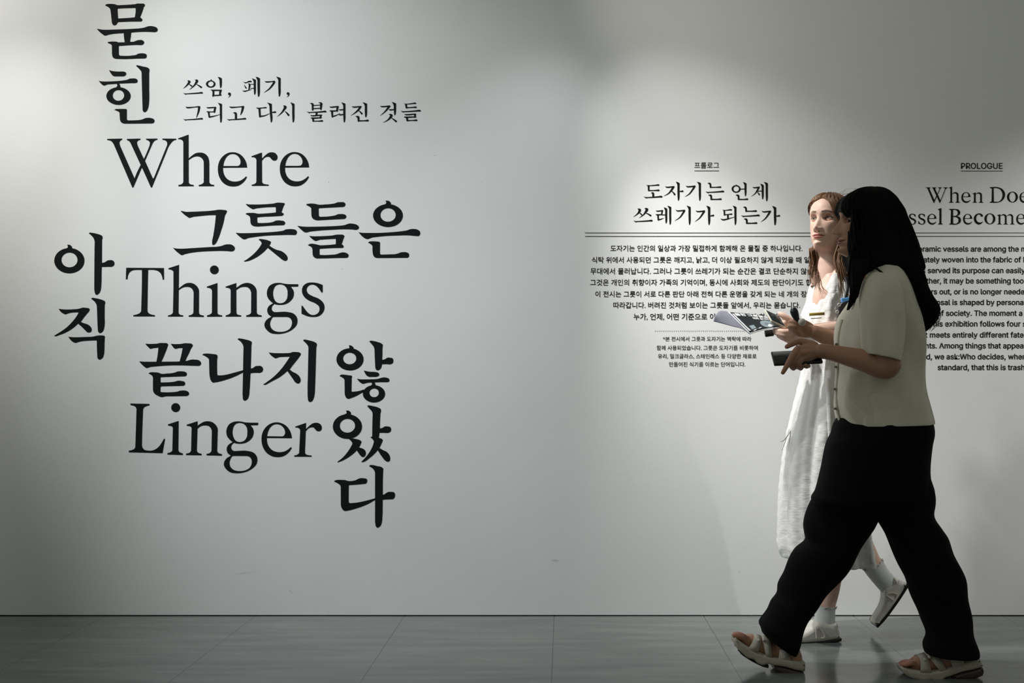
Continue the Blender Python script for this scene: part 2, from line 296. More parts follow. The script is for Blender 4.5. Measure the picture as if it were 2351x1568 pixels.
def title_korean_e(ink):
    c = Crop(ink, 760, 775, 9.8)
    c.ring(427, 490, 305, 250, 420, 470, 148, 130); c.O('402,172 430,172 480,195 510,225 500,265 440,270 385,255 412,230 412,205')
    c.O('858,85 890,70 950,75 1050,100 1130,128 1165,160 1158,230 1155,400 1150,490 1148,560 1140,640 1115,700 1080,728 1035,735 1010,715 995,650 985,450 978,260 965,215 920,155')
    c.O('1140,498 1190,495 1230,475 1270,452 1370,458 1395,485 1402,525 1390,570 1355,595 1250,597 1140,600')
    c.O('190,865 220,838 260,832 350,840 460,855 472,875 465,920 460,1200 475,1218 560,1212 650,1195 740,1165 730,1230 700,1240 640,1275 520,1335 430,1368 385,1378 350,1362 320,1310 308,1240 305,960 290,930 240,890')
    c.O('737,740 800,755 880,768 1010,775 1060,790 1085,825 1075,860 1030,878 930,882 850,880 810,860 765,800')
    c.O('583,922 640,935 760,940 900,938 1040,930 1110,912 1150,900 1250,902 1300,922 1315,960 1300,990 1260,1003 1100,1003 950,1010 830,1015 770,1028 725,1040 690,1030 630,985')
    c.O('910,1005 980,1005 998,1050 1005,1080 950,1100 890,1085 925,1050'); c.ring(966, 1265, 250, 195, 970, 1242, 106, 98)
    c = Crop(ink, 755, 920, 9.8)
    c.ring(418, 580, 328, 278, 418, 562, 172, 155); c.O('382,225 430,218 480,245 498,275 492,315 430,330 350,305 398,285 400,255')
    c.O('862,122 885,105 930,107 1020,125 1110,152 1165,185 1175,225 1160,290 1150,500 1148,620 1140,720 1125,830 1000,830 975,800 978,600 985,300 970,245 920,185')
    c.O('1140,620 1185,618 1220,600 1260,578 1360,582 1390,605 1402,645 1390,690 1350,718 1250,722 1140,722')
    c.O('440,850 548,848 620,862 700,885 735,915 730,945 680,1050 625,1120 540,1200 430,1280 300,1350 210,1385 190,1375 300,1290 400,1180 470,1080 520,990 528,955 510,920')
    c.O('680,1050 760,1075 810,1110 832,1165 825,1225 790,1265 745,1262 700,1220 660,1165 625,1110')
    c.O('935,822 980,800 1100,820 1130,835 1190,855 1215,885 1200,930 1137,1060 1097,1115 1020,1200 920,1285 800,1370 740,1385 735,1370 850,1245 930,1130 985,1020 1012,930 1010,905 975,855')
    c.O('1137,1060 1220,1110 1310,1155 1360,1220 1380,1290 1370,1350 1330,1372 1280,1355 1200,1265 1097,1110')
    c = Crop(ink, 755, 1060, 9.8)
    c.O('117,445 140,420 180,410 280,408 370,413 430,432 530,430 610,412 660,385 710,370 830,375 858,400 862,445 845,480 800,497 650,512 460,525 448,540 445,880 455,925 500,930 620,920 780,890 1045,820 1045,855 900,940 750,1005 600,1055 430,1098 355,1105 320,1085 285,1030 270,950 268,570 255,530 200,485')
    c.O('903,98 930,75 990,75 1090,97 1190,122 1222,150 1222,200 1215,400 1213,740 1210,1000 1203,1250 1190,1370 1155,1450 1100,1487 1065,1465 1045,1390 1040,1250 1040,700 1040,260 1030,215 985,150')
    c.O('1200,742 1245,735 1280,710 1330,682 1450,680 1480,705 1490,755 1475,810 1435,842 1300,848 1200,855')
# serif latin letters, traced once: list of (outer, holes...) in crop pixels
LAT = {
 'W': [('108,185 445,178 447,205 410,222 387,260 392,310 420,385 725,1075 735,1085 695,1280 675,1280 430,710 280,360 240,280 190,230 110,210',),
       ('675,1280 697,1280 890,830 960,680 1120,310 1160,245 1200,215 1240,205 1240,178 985,180 985,205 1040,228 1068,265 1065,320 1040,395 945,615 860,775 720,1090',),
       ('550,185 855,178 857,205 810,222 783,255 785,300 815,380 925,615 965,690 1130,1060 1140,1075 1112,1278 1092,1278 1000,1070 890,830 860,765 640,290 600,235 555,208',),
       ('1350,178 1662,180 1662,205 1600,225 1550,275 1500,345 1430,510 1116,1278 1095,1278 1145,1075 1160,1060 1440,370 1460,300 1445,245 1400,215 1350,205',)],
 'h': [('1703,175 1940,88 1940,250 1942,1150 1965,1195 2055,1222 2055,1250 1712,1252 1712,1222 1790,1198 1822,1150 1822,270 1800,220 1760,198 1703,192',),
       ('1935,632 2010,565 2100,508 2200,492 2300,515 2370,580 2400,680 2405,750 2405,1150 2430,1195 2514,1222 2514,1250 2168,1250 2168,1222 2240,1200 2282,1150 2282,720 2260,650 2210,600 2140,578 2050,595 1935,665',)],
 'e': [('150,880 160,760 210,640 300,545 400,495 490,485 580,500 680,555 750,640 790,730 808,830 265,835 270,920 300,1010 360,1085 440,1130 530,1145 640,1128 720,1085 785,1028 805,1042 760,1120 690,1190 600,1240 490,1255 370,1235 260,1165 190,1060 160,970',
        '270,795 290,700 340,600 410,540 480,525 560,545 630,610 658,680 655,740 630,780 580,795')],
 'r': [('905,575 1140,490 1140,600 1150,620 1220,550 1290,500 1370,487 1430,500 1475,545 1490,600 1475,650 1430,675 1380,665 1340,625 1310,595 1260,587 1200,610 1145,670 1140,690 1142,1140 1165,1185 1220,1205 1290,1212 1292,1240 910,1242 910,1215 970,1200 1015,1150 1018,680 1000,625 960,600 905,595',)],
 'n': [('70,505 285,432 283,545 285,1020 300,1055 380,1080 380,1105 72,1105 72,1080 130,1062 170,1020 172,590 155,550 120,532 70,525',),
       ('278,545 340,490 420,445 500,430 590,450 660,510 690,600 692,1020 720,1060 790,1080 790,1108 482,1108 482,1080 545,1062 580,1020 582,640 560,570 510,520 440,510 360,525 278,578',)],
 'g': [('895,650 905,570 950,490 1040,440 1150,430 1270,450 1525,457 1520,505 1375,508 1420,570 1435,650 1415,730 1360,800 1280,850 1180,870 1040,850 960,790 910,720',
        '1018,650 1030,560 1070,490 1160,460 1250,490 1300,560 1310,650 1298,740 1250,810 1160,838 1080,810 1035,740'),
       ('1020,838 1052,846 1000,900 990,940 1005,985 1060,1015 1330,1015 1430,1045 1490,1110 1507,1190 1490,1270 1420,1350 1320,1410 1200,1445 1090,1452 970,1432 890,1370 850,1300 850,1240 890,1170 985,1105 930,1065 905,1010 905,950 935,895',
        '1030,1112 1280,1112 1350,1130 1390,1180 1393,1270 1350,1350 1260,1398 1150,1410 1050,1390 980,1330 958,1250 975,1180')],
 's': [('2010,470 2012,620 1985,620 1930,540 1870,485 1810,465 1740,482 1700,525 1690,580 1720,640 1800,690 1930,745 2000,800 2040,870 2045,950 2010,1030 1940,1090 1830,1112 1720,1100 1588,1048 1588,885 1610,890 1660,960 1720,1030 1790,1070 1860,1068 1920,1030 1950,965 1935,900 1880,850 1720,775 1650,720 1605,640 1598,560 1625,490 1700,435 1800,422 1910,435',)],
}
def latin(c, ch):
    for s in LAT[ch]: c.O(*s)
def title_where(ink):
    c = Crop(ink, 235, 300, 9.796); latin(c, 'W'); latin(c, 'h')
    c = Crop(ink, 485, 300, 9.796); latin(c, 'e'); latin(c, 'r')
    latin(Crop(ink, 485, 300, 9.796, lambda p: (p[0]+1393, p[1]-4)), 'e')
def title_things(ink):
    c = Crop(ink, 280, 600, 8.7125)
    c.O('85,128 400,130 840,133 843,365 815,367 805,310 780,250 730,200 660,175 590,170 525,172 520,400 510,980 530,1030 580,1060 660,1075 660,1102 228,1102 228,1075 300,1060 360,1030 385,985 400,400 400,172 300,172 220,180 160,215 125,275 110,360 78,360')
    c.O('930,138 1142,68 1140,300 1132,1020 1155,1060 1225,1080 1225,1105 922,1105 922,1080 985,1062 1020,1020 1030,560 1030,215 1005,180 930,158')
    c.O('1130,548 1200,490 1280,442 1370,430 1450,455 1520,525 1542,600 1540,1020 1560,1060 1638,1085 1638,1112 1335,1108 1335,1082 1400,1062 1430,1020 1435,640 1415,570 1370,525 1300,510 1220,525 1130,580')
    c.dot(1848, 170, 88); c.O('1698,505 1910,432 1910,1020 1930,1060 2005,1080 2005,1105 1702,1108 1702,1080 1760,1062 1800,1020 1803,600 1785,555 1750,535 1698,525')
    c = Crop(ink, 510, 600, 8.7125)
    for k in 'ngs': latin(c, k)
def title_linger(ink):
    c = Crop(ink, 285, 915, 8.7125)
    c.O('127,98 508,106 508,135 450,150 400,180 380,220 365,600 357,920 370,980 410,1025 480,1040 560,1038 650,1000 720,930 765,860 795,805 820,805 770,1092 95,1075 95,1042 160,1028 210,1000 225,950 240,500 248,220 235,175 200,148 127,130')
    c.dot(1032, 180, 90); c.O('878,515 1092,445 1085,1025 1105,1065 1175,1098 1175,1128 867,1120 867,1090 930,1072 965,1030 975,600 960,560 930,548 880,540')
    c.O('1252,522 1470,452 1470,560 1455,1030 1475,1075 1550,1105 1550,1135 1240,1130 1240,1100 1310,1080 1340,1035 1350,610 1335,565 1300,550 1252,545')
    c.O('1465,560 1530,500 1610,460 1690,453 1780,480 1850,550 1873,620 1862,1040 1885,1085 1958,1112 1955,1142 1648,1135 1648,1108 1710,1090 1748,1040 1755,660 1735,595 1690,550 1620,537 1540,550 1465,605')
    latin(Crop(ink, 505, 915, 8.7125, lambda p: (p[0]*1.0143-780, p[1]*1.0147+18.7)), 'g')
    latin(Crop(ink, 505, 915, 8.7125, lambda p: (p[0]*.924+693.4, p[1]*.9026+37.2+.018*(p[0]*.924-440))), 'e')
    latin(Crop(ink, 505, 915, 8.7125, lambda p: (p[0]*.911+682.5-.042*(p[1]*.903-500), p[1]*.903+40+.008*(p[0]-905))), 'r')
def subtitle_one(ink):
    c = Crop(ink, 410, 165, 8.396)
    c.R((172, 170, 6), (205, 188, 50), (190, 222, 36), (150, 270, 22), (92, 320, 4)); c.R((195, 232, 12), (230, 258, 24), (252, 274, 28))
    c.R((318, 155, 6), (352, 172, 52), (335, 215, 38), (290, 275, 24), (212, 340, 4)); c.R((345, 240, 12), (400, 272, 26), (435, 296, 36)); c.H(85, 405, 472, 405, 22)
    c.ring(620, 235, 92, 70, 622, 232, 54, 48); c.R((622, 140, 6), (634, 168, 28)); c.V(755, 97, 790, 835, 318)
    c.O('610,345 640,343 835,343 815,420 825,440 825,460 680,468 665,487 650,470 645,370', '688,370 785,368 780,440 690,445')
    for dx, dy in ((0, 0), (1130, -6)):
        c.dot(980+dx, 425+dy, 27); c.R((1000+dx, 422+dy, 16), (992+dx, 460+dy, 16), (955+dx, 497+dy, 3))
    c.H(1240, 190, 1412, 187, 20); c.R((1262, 248, 6), (1288, 292, 22), (1302, 312, 26)); c.R((1340, 225, 6), (1370, 250, 34), (1352, 348, 18)); c.R((1232, 362, 6), (1270, 375, 22), (1330, 360, 16), (1400, 342, 8))
    c.R((1385, 238, 8), (1450, 240, 16)); c.R((1385, 320, 12), (1450, 318, 16)); c.V(1413, 127, 1448, 1490, 445); c.V(1485, 95, 1520, 1568, 485)
    c.R((1660, 183, 6), (1700, 195, 26), (1790, 188, 18), (1845, 182, 26)); c.R((1848, 184, 40), (1822, 235, 36), (1750, 325, 24), (1645, 402, 3)); c.V(1882, 92, 1922, 1968, 480)
def subtitle_two(ink):
    c = Crop(ink, 410, 165, 8.396)
    c.R((138, 673, 6), (175, 690, 28), (300, 680, 18), (400, 670, 24)); c.R((398, 665, 46), (385, 760, 36), (345, 880, 10)); c.H(85, 905, 472, 905, 22)
    c.R((540, 683, 6), (575, 693, 24), (715, 683, 20)); c.R((707, 676, 40), (690, 775, 34)); c.R((700, 768, 20), (620, 772, 16), (570, 772, 26), (540, 766, 6)); c.R((580, 772, 34), (592, 872, 30)); c.R((585, 872, 28), (680, 855, 20), (795, 822, 6)); c.V(755, 597, 795, 837, 983)
    c.R((980, 668, 6), (1020, 685, 28), (1150, 678, 18), (1250, 668, 24)); c.R((1245, 664, 44), (1225, 750, 36), (1195, 828, 12)); c.R((1050, 790, 6), (1095, 796, 40), (1105, 830, 42), (1105, 905, 42)); c.H(925, 905, 1308, 905, 22)
    c.R((1497, 690, 6), (1530, 702, 24), (1620, 695, 18), (1685, 688, 26)); c.R((1558, 700, 40), (1568, 862, 34)); c.R((1560, 858, 30), (1660, 845, 20), (1765, 798, 5)); c.V(1705, 592, 1752, 1797, 978, 14); c.R((1790, 785, 16), (1840, 778, 28), (1862, 775, 36))
    c.R((2015, 653, 6), (2055, 675, 52), (2030, 730, 36), (1975, 800, 20), (1898, 864, 4)); c.R((2050, 760, 12), (2090, 795, 28), (2118, 832, 38)); c.V(2153, 590, 2190, 2233, 978)
    c = Crop(ink, 690, 225, 8.107)
    c.R((178, 98, 6), (220, 112, 38), (225, 150, 34), (225, 222, 28)); c.R((336, 86, 6), (382, 100, 40), (382, 140, 40), (378, 212, 26)); c.R((240, 140, 16), (365, 132, 16)); c.R((240, 198, 18), (365, 192, 18)); c.H(110, 250, 485, 254, 22); c.R((297, 265, 38), (297, 322, 34))
    c.R((185, 320, 6), (225, 332, 22), (390, 318, 22)); c.R((382, 312, 34), (365, 372, 28)); c.R((188, 370, 6), (230, 375, 28), (388, 368, 18)); c.R((232, 372, 38), (235, 432, 28)); c.R((228, 430, 20), (330, 430, 18), (402, 426, 32))
    c.R((540, 161, 6), (575, 172, 24), (700, 158, 22)); c.R((692, 154, 38), (675, 242, 30)); c.R((538, 238, 6), (575, 243, 26), (692, 238, 18)); c.R((585, 245, 38), (592, 352, 28)); c.R((586, 346, 26), (660, 325, 18), (735, 285, 5)); c.V(755, 82, 795, 835, 458); c.R((712, 213, 8), (740, 222, 22), (800, 215, 18)); c.R((703, 300, 8), (735, 314, 24), (800, 305, 18))
    c.R((955, 155, 6), (995, 170, 24), (1125, 158, 22)); c.R((1118, 156, 36), (1080, 215, 32), (1010, 280, 18), (933, 327, 3)); c.R((1075, 230, 12), (1115, 262, 24), (1138, 290, 34)); c.V(1155, 80, 1195, 1238, 362); c.R((1023, 343, 6), (1068, 352, 42), (1078, 380, 38), (1078, 428, 30)); c.R((1070, 425, 24), (1180, 424, 20), (1250, 419, 36))
    c.R((1485, 148, 6), (1520, 162, 22), (1660, 150, 24)); c.R((1655, 148, 40), (1610, 210, 32), (1560, 265, 20), (1478, 332, 3)); c.R((1645, 213, 8), (1670, 222, 24), (1740, 215, 18)); c.V(1695, 75, 1735, 1778, 325); c.R((1643, 303, 6), (1690, 322, 46), (1660, 375, 34), (1610, 420, 18), (1533, 458, 3)); c.R((1685, 365, 12), (1740, 405, 26), (1776, 434, 36))
    c.H(1920, 98, 2155, 100, 18); c.R((1962, 106, 36), (1970, 182, 30)); c.R((1962, 182, 22), (2060, 176, 18), (2145, 172, 30)); c.H(1860, 236, 2240, 238, 22); c.R((1938, 300, 6), (1970, 312, 22), (2140, 300, 22)); c.R((2135, 296, 34), (2125, 357, 28)); c.R((1926, 352, 6), (1965, 358, 26), (2145, 352, 18)); c.R((1980, 360, 36), (1985, 422, 30)); c.R((1975, 420, 26), (2080, 418, 18), (2158, 414, 34))
def heading_korean_one(ink):
    c = Crop(ink, 1440, 410, 6.531)
    c.H(282, 93, 485, 97, 15); c.R((320, 98, 30), (322, 178, 24)); c.R((316, 180, 18), (400, 178, 14), (473, 175, 25)); c.R((358, 213, 5), (385, 220, 32), (390, 250, 30), (390, 275, 30)); c.H(245, 268, 530, 272, 18)
    c.R((570, 116, 5), (600, 130, 18), (700, 120, 18)); c.R((697, 120, 30), (660, 175, 26), (615, 225, 15), (548, 261, 3)); c.R((665, 185, 10), (695, 215, 20), (710, 236, 27)); c.V(728, 47, 752, 785, 333); c.R((785, 192, 12), (815, 190, 20), (829, 188, 27))
    c.R((880, 108, 5), (910, 122, 18), (1015, 113, 20)); c.R((1012, 113, 30), (980, 165, 24), (930, 230, 16), (863, 273, 3)); c.V(1043, 47, 1072, 1105, 335)
    for dx, dy in ((0, 0), (533, 358)):
        c.R((1205+dx, 68+dy, 5), (1238+dx, 76+dy, 28), (1247+dx, 98+dy, 26), (1248+dx, 130+dy, 24)); c.R((1240+dx, 130+dy, 18), (1320+dx, 130+dy, 14), (1398+dx, 127+dy, 25)); c.H(1170+dx, 191+dy, 1455+dx, 194+dy, 17)
        c.R((1215+dx, 246+dy, 5), (1250+dx, 253+dy, 30), (1258+dx, 275+dy, 27), (1258+dx, 310+dy, 24)); c.R((1250+dx, 310+dy, 20), (1340+dx, 311+dy, 16), (1404+dx, 307+dy, 25))
    c.ring(1632, 155, 68, 57, 1633, 154, 41, 41); c.R((1632, 88, 4), (1641, 108, 20)); c.R((1690, 158, 12), (1765, 155, 12)); c.V(1732, 52, 1757, 1788, 265); c.R((1626, 246, 5), (1660, 253, 30), (1668, 275, 27), (1668, 310, 24)); c.R((1660, 310, 20), (1740, 312, 15), (1801, 308, 25))
    c.R((1880, 125, 5), (1905, 137, 16), (1978, 128, 18)); c.R((1974, 126, 24), (1950, 175, 22), (1915, 225, 12), (1858, 268, 3)); c.R((1945, 200, 8), (1970, 225, 18), (1978, 240, 21)); c.R((1950, 190, 10), (2018, 185, 12)); c.V(1992, 78, 2015, 2045, 312); c.V(2047, 50, 2075, 2107, 340)
    c.R((155, 453, 5), (188, 470, 38), (170, 510, 26), (140, 540, 14), (93, 574, 3)); c.R((175, 505, 8), (200, 525, 16), (216, 540, 20)); c.R((260, 445, 5), (295, 462, 42), (275, 500, 28), (240, 545, 16), (178, 589, 3)); c.R((280, 515, 10), (320, 535, 18), (350, 554, 25)); c.H(92, 628, 383, 631, 17)
    c.R((430, 478, 5), (455, 488, 16), (532, 478, 16)); c.R((526, 476, 24), (515, 538, 20)); c.R((425, 536, 5), (455, 542, 18), (522, 538, 14)); c.R((460, 542, 26), (465, 618, 22)); c.R((458, 617, 20), (505, 608, 14), (548, 590, 4)); c.R((520, 545, 12), (575, 542, 12)); c.V(547, 432, 568, 600, 672); c.V(600, 407, 628, 660, 693)
    c.R((728, 468, 5), (760, 485, 18), (860, 475, 18)); c.R((858, 476, 30), (830, 525, 24), (785, 585, 15), (710, 633, 3)); c.V(890, 407, 918, 952, 695)
    for dx, dy in ((0, 0), (988, 4)):
        c.R((1028+dx, 480+dy, 5), (1060+dx, 495+dy, 18), (1158+dx, 484+dy, 18)); c.R((1155+dx, 485+dy, 30), (1125+dx, 535+dy, 24), (1080+dx, 595+dy, 15), (1013+dx, 646+dy, 3)); c.V(1183+dx, 407+dy, 1210+dx, 1245+dx, 697+dy); c.R((1240+dx, 560+dy, 12), (1275+dx, 555+dy, 20), (1290+dx, 552+dy, 26))
    c.H(1422, 464, 1572, 468, 14); c.R((1454, 470, 26), (1458, 545, 22)); c.R((1450, 542, 16), (1510, 537, 12), (1566, 532, 21)); c.R((1508, 545, 26), (1510, 602, 26)); c.R((1400, 600, 5), (1440, 618, 20), (1520, 600, 14), (1612, 574, 4)); c.V(1580, 407, 1605, 1637, 697)
def heading_english(ink):
    K = 7.811; c0 = (2050, 360)
    def put(ch, x, base, lib_left, lib_base, lib_k, k=.312):
        s = k*K/lib_k
        latin(Crop(ink, *c0, K, lambda p: (x+(p[0]-lib_left)*s, base+(p[1]-lib_base)*s)), ch)
    B1, B2 = 822, 1212
    e = lambda x, b: put('e', x, b, 150, 1242, 9.796); sx = lambda x, b: put('s', x, b, 1588, 1105, 8.7125)
    put('W', 585, B1, 108, 1250, 9.796, .321); put('h', 1000, B1, 1703, 1250, 9.796); e(1227, B1); put('n', 1425, B1, 70, 1105, 8.7125, .305); e(2270, B1)
    c = Crop(ink, *c0, K)
    c.O('1735,545 1880,545 1950,570 2000,630 2010,690 1990,750 1940,800 1880,820 1735,822 1735,812 1770,797 1775,570 1735,555', '1805,560 1880,565 1935,600 1965,680 1950,750 1900,800 1810,805')
    c.ring(2143, 722, 98, 98, 2143, 722, 57, 86)
    sx(2455, B1)
    e(84, B2); sx(285, B2); sx(452, B2); e(615, B2); e(1257, B2); e(2212, B2)
    c.O('808,938 868,918 868,1190 890,1202 890,1212 808,1212 808,1202 832,1190 832,960 808,948')
    c.O('1008,935 1110,935 1180,950 1205,990 1195,1035 1150,1065 1200,1085 1218,1130 1205,1180 1150,1210 1008,1212 1008,1202 1035,1190 1040,960 1008,945', '1078,950 1130,955 1160,990 1155,1035 1120,1058 1078,1060', '1078,1078 1130,1082 1172,1115 1172,1170 1130,1198 1078,1195')
    c.O('1450,1115 1470,1050 1530,1015 1590,1025 1615,1055 1605,1075 1580,1070 1565,1045 1540,1030 1510,1050 1492,1090 1495,1130 1525,1170 1570,1178 1615,1155 1595,1190 1545,1215 1490,1195 1460,1155')
    c.ring(1738, 1112, 98, 98, 1738, 1112, 57, 86)
    put('n', 1868, B2, 70, 1105, 8.7125, .305)
    s = .305*K/8.7125; c2 = Crop(ink, *c0, K, lambda p: (1868+118+(p[0]-70)*s, B2+(p[1]-1105)*s)); c2.O(*LAT['n'][1])
def bar(ink, x0, x1, y, t): ink.fill([[(x0, y-t/2), (x1, y-t/2), (x1, y+t/2), (x0, y+t/2)]])
def grotesk():
    import os
    try:
        p = os.path.join(bpy.utils.system_resource('DATAFILES'), 'fonts', 'Inter.woff2')
        return bpy.data.fonts.load(p) if os.path.exists(p) else None
    except Exception: return None
GROTESK = grotesk()
def text_mesh(body, off=0.0):
    cu = bpy.data.curves.new('t', 'FONT'); cu.body = body; cu.size = 1
    if GROTESK and body.isascii(): cu.font = GROTESK
    cu.offset = off; cu.resolution_u = 3; cu.fill_mode = 'FRONT'
    o = bpy.data.objects.new('t', cu); C.objects.link(o)
    me = bpy.data.meshes.new_from_object(o.evaluated_get(bpy.context.evaluated_depsgraph_get()))
    v = np.array([x.co[:2] for x in me.vertices]) if len(me.vertices) else np.zeros((0, 2)); f = [tuple(p.vertices) for p in me.polygons]
    bpy.data.objects.remove(o); bpy.data.curves.remove(cu); bpy.data.meshes.remove(me)
    return v, f
def text_line(ink, pre, vis, suf, x0, x1, base, off=.012, vs=1.0):
    v, _ = text_mesh(vis, off); k = (x1-x0)/(v[:, 0].max()-v[:, 0].min())
    vp, _ = text_mesh(pre+vis, off); right = vp[:, 0].max()
    v, f = text_mesh(pre+vis+suf, off)
    out = []
    for a in v:
        q = PX(x1+(a[0]-right)*k, base-a[1]*k*vs); out.append((q.x, -.0009, q.z))
    fo = []
    for t in f:
        a, b, c = (out[i] for i in t[:3]); n = (b[0]-a[0])*(c[2]-a[2])-(b[2]-a[2])*(c[0]-a[0])
        fo.append(t if n > 0 else tuple(reversed(t)))
    ink.m.add(out, fo)
def inked(name, parent, *fns):
    i = Ink()
    for f in fns: f(i)
    return i.build(name, parent)
T = thing('title_lettering', 'very large black Korean and English title lettering, Where Things Linger, on the wall', 'lettering', (-1.3, -.0008, 1.4))
inked('korean_word', T, title_korean_a); inked('english_word', T, title_where); inked('korean_word', T, title_korean_b); inked('korean_word', T, title_korean_c)
inked('english_word', T, title_things); inked('korean_word', T, title_korean_d); inked('english_word', T, title_linger); inked('korean_word', T, title_korean_e)
T = thing('subtitle_lettering', 'two short lines of black Korean subtitle lettering right of the topmost title word', 'lettering', PX(690, 230))
inked('text_line', T, subtitle_one); inked('text_line', T, subtitle_two)
T = thing('korean_wall_text', 'black Korean prologue wall text with double rule, left of the two women', 'wall text', PX(1622, 620))
i = Ink(); text_line(i, '', '프롤로그', '', 1594, 1650.7, 385.6, .004); bar(i, 1594, 1651, 392.4, 1.2); i.build('section_label', T)
inked('heading', T, heading_korean_one)
i = Ink(); bar(i, 1343, 1901, 534.8, 1.3); bar(i, 1343, 1901, 542.8, 1.3); i.build('double_rule', T)
i = Ink()
for (s, a, b, y) in (('도자기는 인간의 일상과 가장 밀접하게 함께해 온 물질 중 하나입니다.', 1401.5, 1842, 576), ('식탁 위에서 사용되던 그릇은 깨지고, 낡고, 더 이상 필요하지 않게 되었을 때 일상의', 1358.7, 1886, 602.6),
                     ('무대에서 물러납니다. 그러나 그릇이 쓰레기가 되는 순간은 결코 단순하지 않습니다.', 1355.5, 1899, 628.6), ('그것은 개인의 취향이자 가족의 기억이며, 동시에 사회와 제도의 판단이기도 합니다.', 1355, 1896, 654.4),
                     ('이 전시는 그릇이 서로 다른 판단 아래 전혀 다른 운명을 갖게 되는 네 개의 장면을', 1366.7, 1880, 681), ('따라갑니다. 버려진 것처럼 보이는 그릇들 앞에서, 우리는 묻습니다.', 1408, 1836.7, 706.6),
                     ('누가, 언제, 어떤 기준으로 이것을 쓰레기라 하는가.', 1454.5, 1790, 733.2)):
    text_line(i, '', s, '', a, b, y, .012)
i.build('paragraph', T)
i = Ink()
for k in range(54): i.fill([ell(1504.4+4.42*k, 760, .85, .85, 10)])
i.build('dotted_rule', T)
i = Ink()
for (s, a, b, y) in (('*본 전시에서 그릇과 도자기는 맥락에 따라', 1522.2, 1724.9, 782.4), ('함께 사용되었습니다. 그릇은 도자기를 비롯하여', 1507.6, 1739.5, 803), ('유리, 밀크글라스, 스테인레스 등 다양한 재료로', 1510.4, 1736.7, 822.2), ('만들어진 식기를 이르는 단어입니다.', 1536.2, 1711, 840.8)):
    text_line(i, '', s, '', a, b, y, .010)
i.build('footnote', T)
T = thing('english_wall_text', 'black English prologue wall text cut off by the right picture edge, behind the dark-haired woman', 'wall text', PX(2253, 640))
i = Ink(); text_line(i, '', 'PROLOGUE', '', 2206.2, 2301.6, 387.5, .009); bar(i, 2206, 2302, 392.8, 1.3); i.build('section_label', T)
inked('heading', T, heading_english)
i = Ink(); bar(i, 1974, 2532, 534.8, 1.3); bar(i, 1974, 2532, 542.8, 1.3); i.build('double_rule', T)
i = Ink()
for (p, s, q, a, b, y) in (('', 'Ceramic vessels are among the', ' most', 2096.5, 2339, 577.5), ('intim', 'ately woven into the fabric of', ' human', 2120, 2344.3, 602), ('ha', 's served its purpose can easil', 'y', 2116.6, 2344.7, 626.8),
                           ('ano', 'ther, it may be something', ' too', 2126.2, 2320.4, 650.6), ('we', 'ars out, or is no longer', ' needed', 2128.3, 2300, 675.5), ('disp', 'osal is shaped by persona', 'l', 2149.8, 2349.7, 700),
                           ('', 'of society. The moment a', '', 2151.3, 2347, 724.9), ('T', 'his exhibition follows four', ' s', 2143.1, 2343.1, 749.4), ('obje', 'ct meets entirely different fate', 's', 2114.8, 2350, 774.7),
                           ('', 'ents. Among things that appea', 'r', 2114.2, 2349.7, 799.6), ('', 'ed, we ask:Who decides,', ' when', 2116.9, 2309, 824.7), ('', 'standard, that this is', ' trash', 2152.5, 2309, 849.4)):
    text_line(i, p, s, q, a, b, y, .015)
i.build('paragraph', T)
# ------------------------------------------------------------------ figure helpers
def crm(P, sub):
    P = [np.array(p, float) for p in P]; out = []
    for i in range(len(P)-1):
        p0, p1, p2, p3 = P[max(i-1, 0)], P[i], P[i+1], P[min(i+2, len(P)-1)]
        for k in range(sub):
            t = k/sub; out.append(.5*(2*p1+(p2-p0)*t+(2*p0-5*p1+4*p2-p3)*t*t+(3*p1-p0-3*p2+p3)*t**3))
    out.append(P[-1]); return out
def grid_faces(nr, nc, caps=(True, True), off=0):
    f = []
    for i in range(nr-1):
        for j in range(nc):
            a, b = i*nc+j, i*nc+(j+1) % nc; f.append((a+off, b+off, b+nc+off, a+nc+off))
    if caps[0]: f.append(tuple(off+j for j in range(nc))[::-1])
    if caps[1]: f.append(tuple(off+(nr-1)*nc+j for j in range(nc)))
    return f
def sec_loft(mb, secs, N=48, sub=6, n=2.0, disp=None, caps=(True, True), mi=0):
    "secs: (x_left, y_left, x_right, y_right, world Y of the centre, half depth in m); x and y in photo pixels at that depth"
    R = crm(secs, sub); v = []
    for i, s in enumerate(R):
        d = s[4]+CD; L = np.array(PX(s[0], s[1], d)); Rr = np.array(PX(s[2], s[3], d)); c = (L+Rr)/2; h = (Rr-L)/2
        for j in range(N):
            t = 2*math.pi*j/N; co, si = math.cos(t), math.sin(t)
            a = math.copysign(abs(co)**(2/n), co); b = math.copysign(abs(si)**(2/n), si)
            o = h*a+np.array((0, s[5]*b, 0)); p = c+o
            if disp: p = p+o/(np.linalg.norm(o)+1e-9)*disp(i/(len(R)-1), t, p)
            v.append(p)
    mb.add(v, grid_faces(len(R), N, caps), mi)
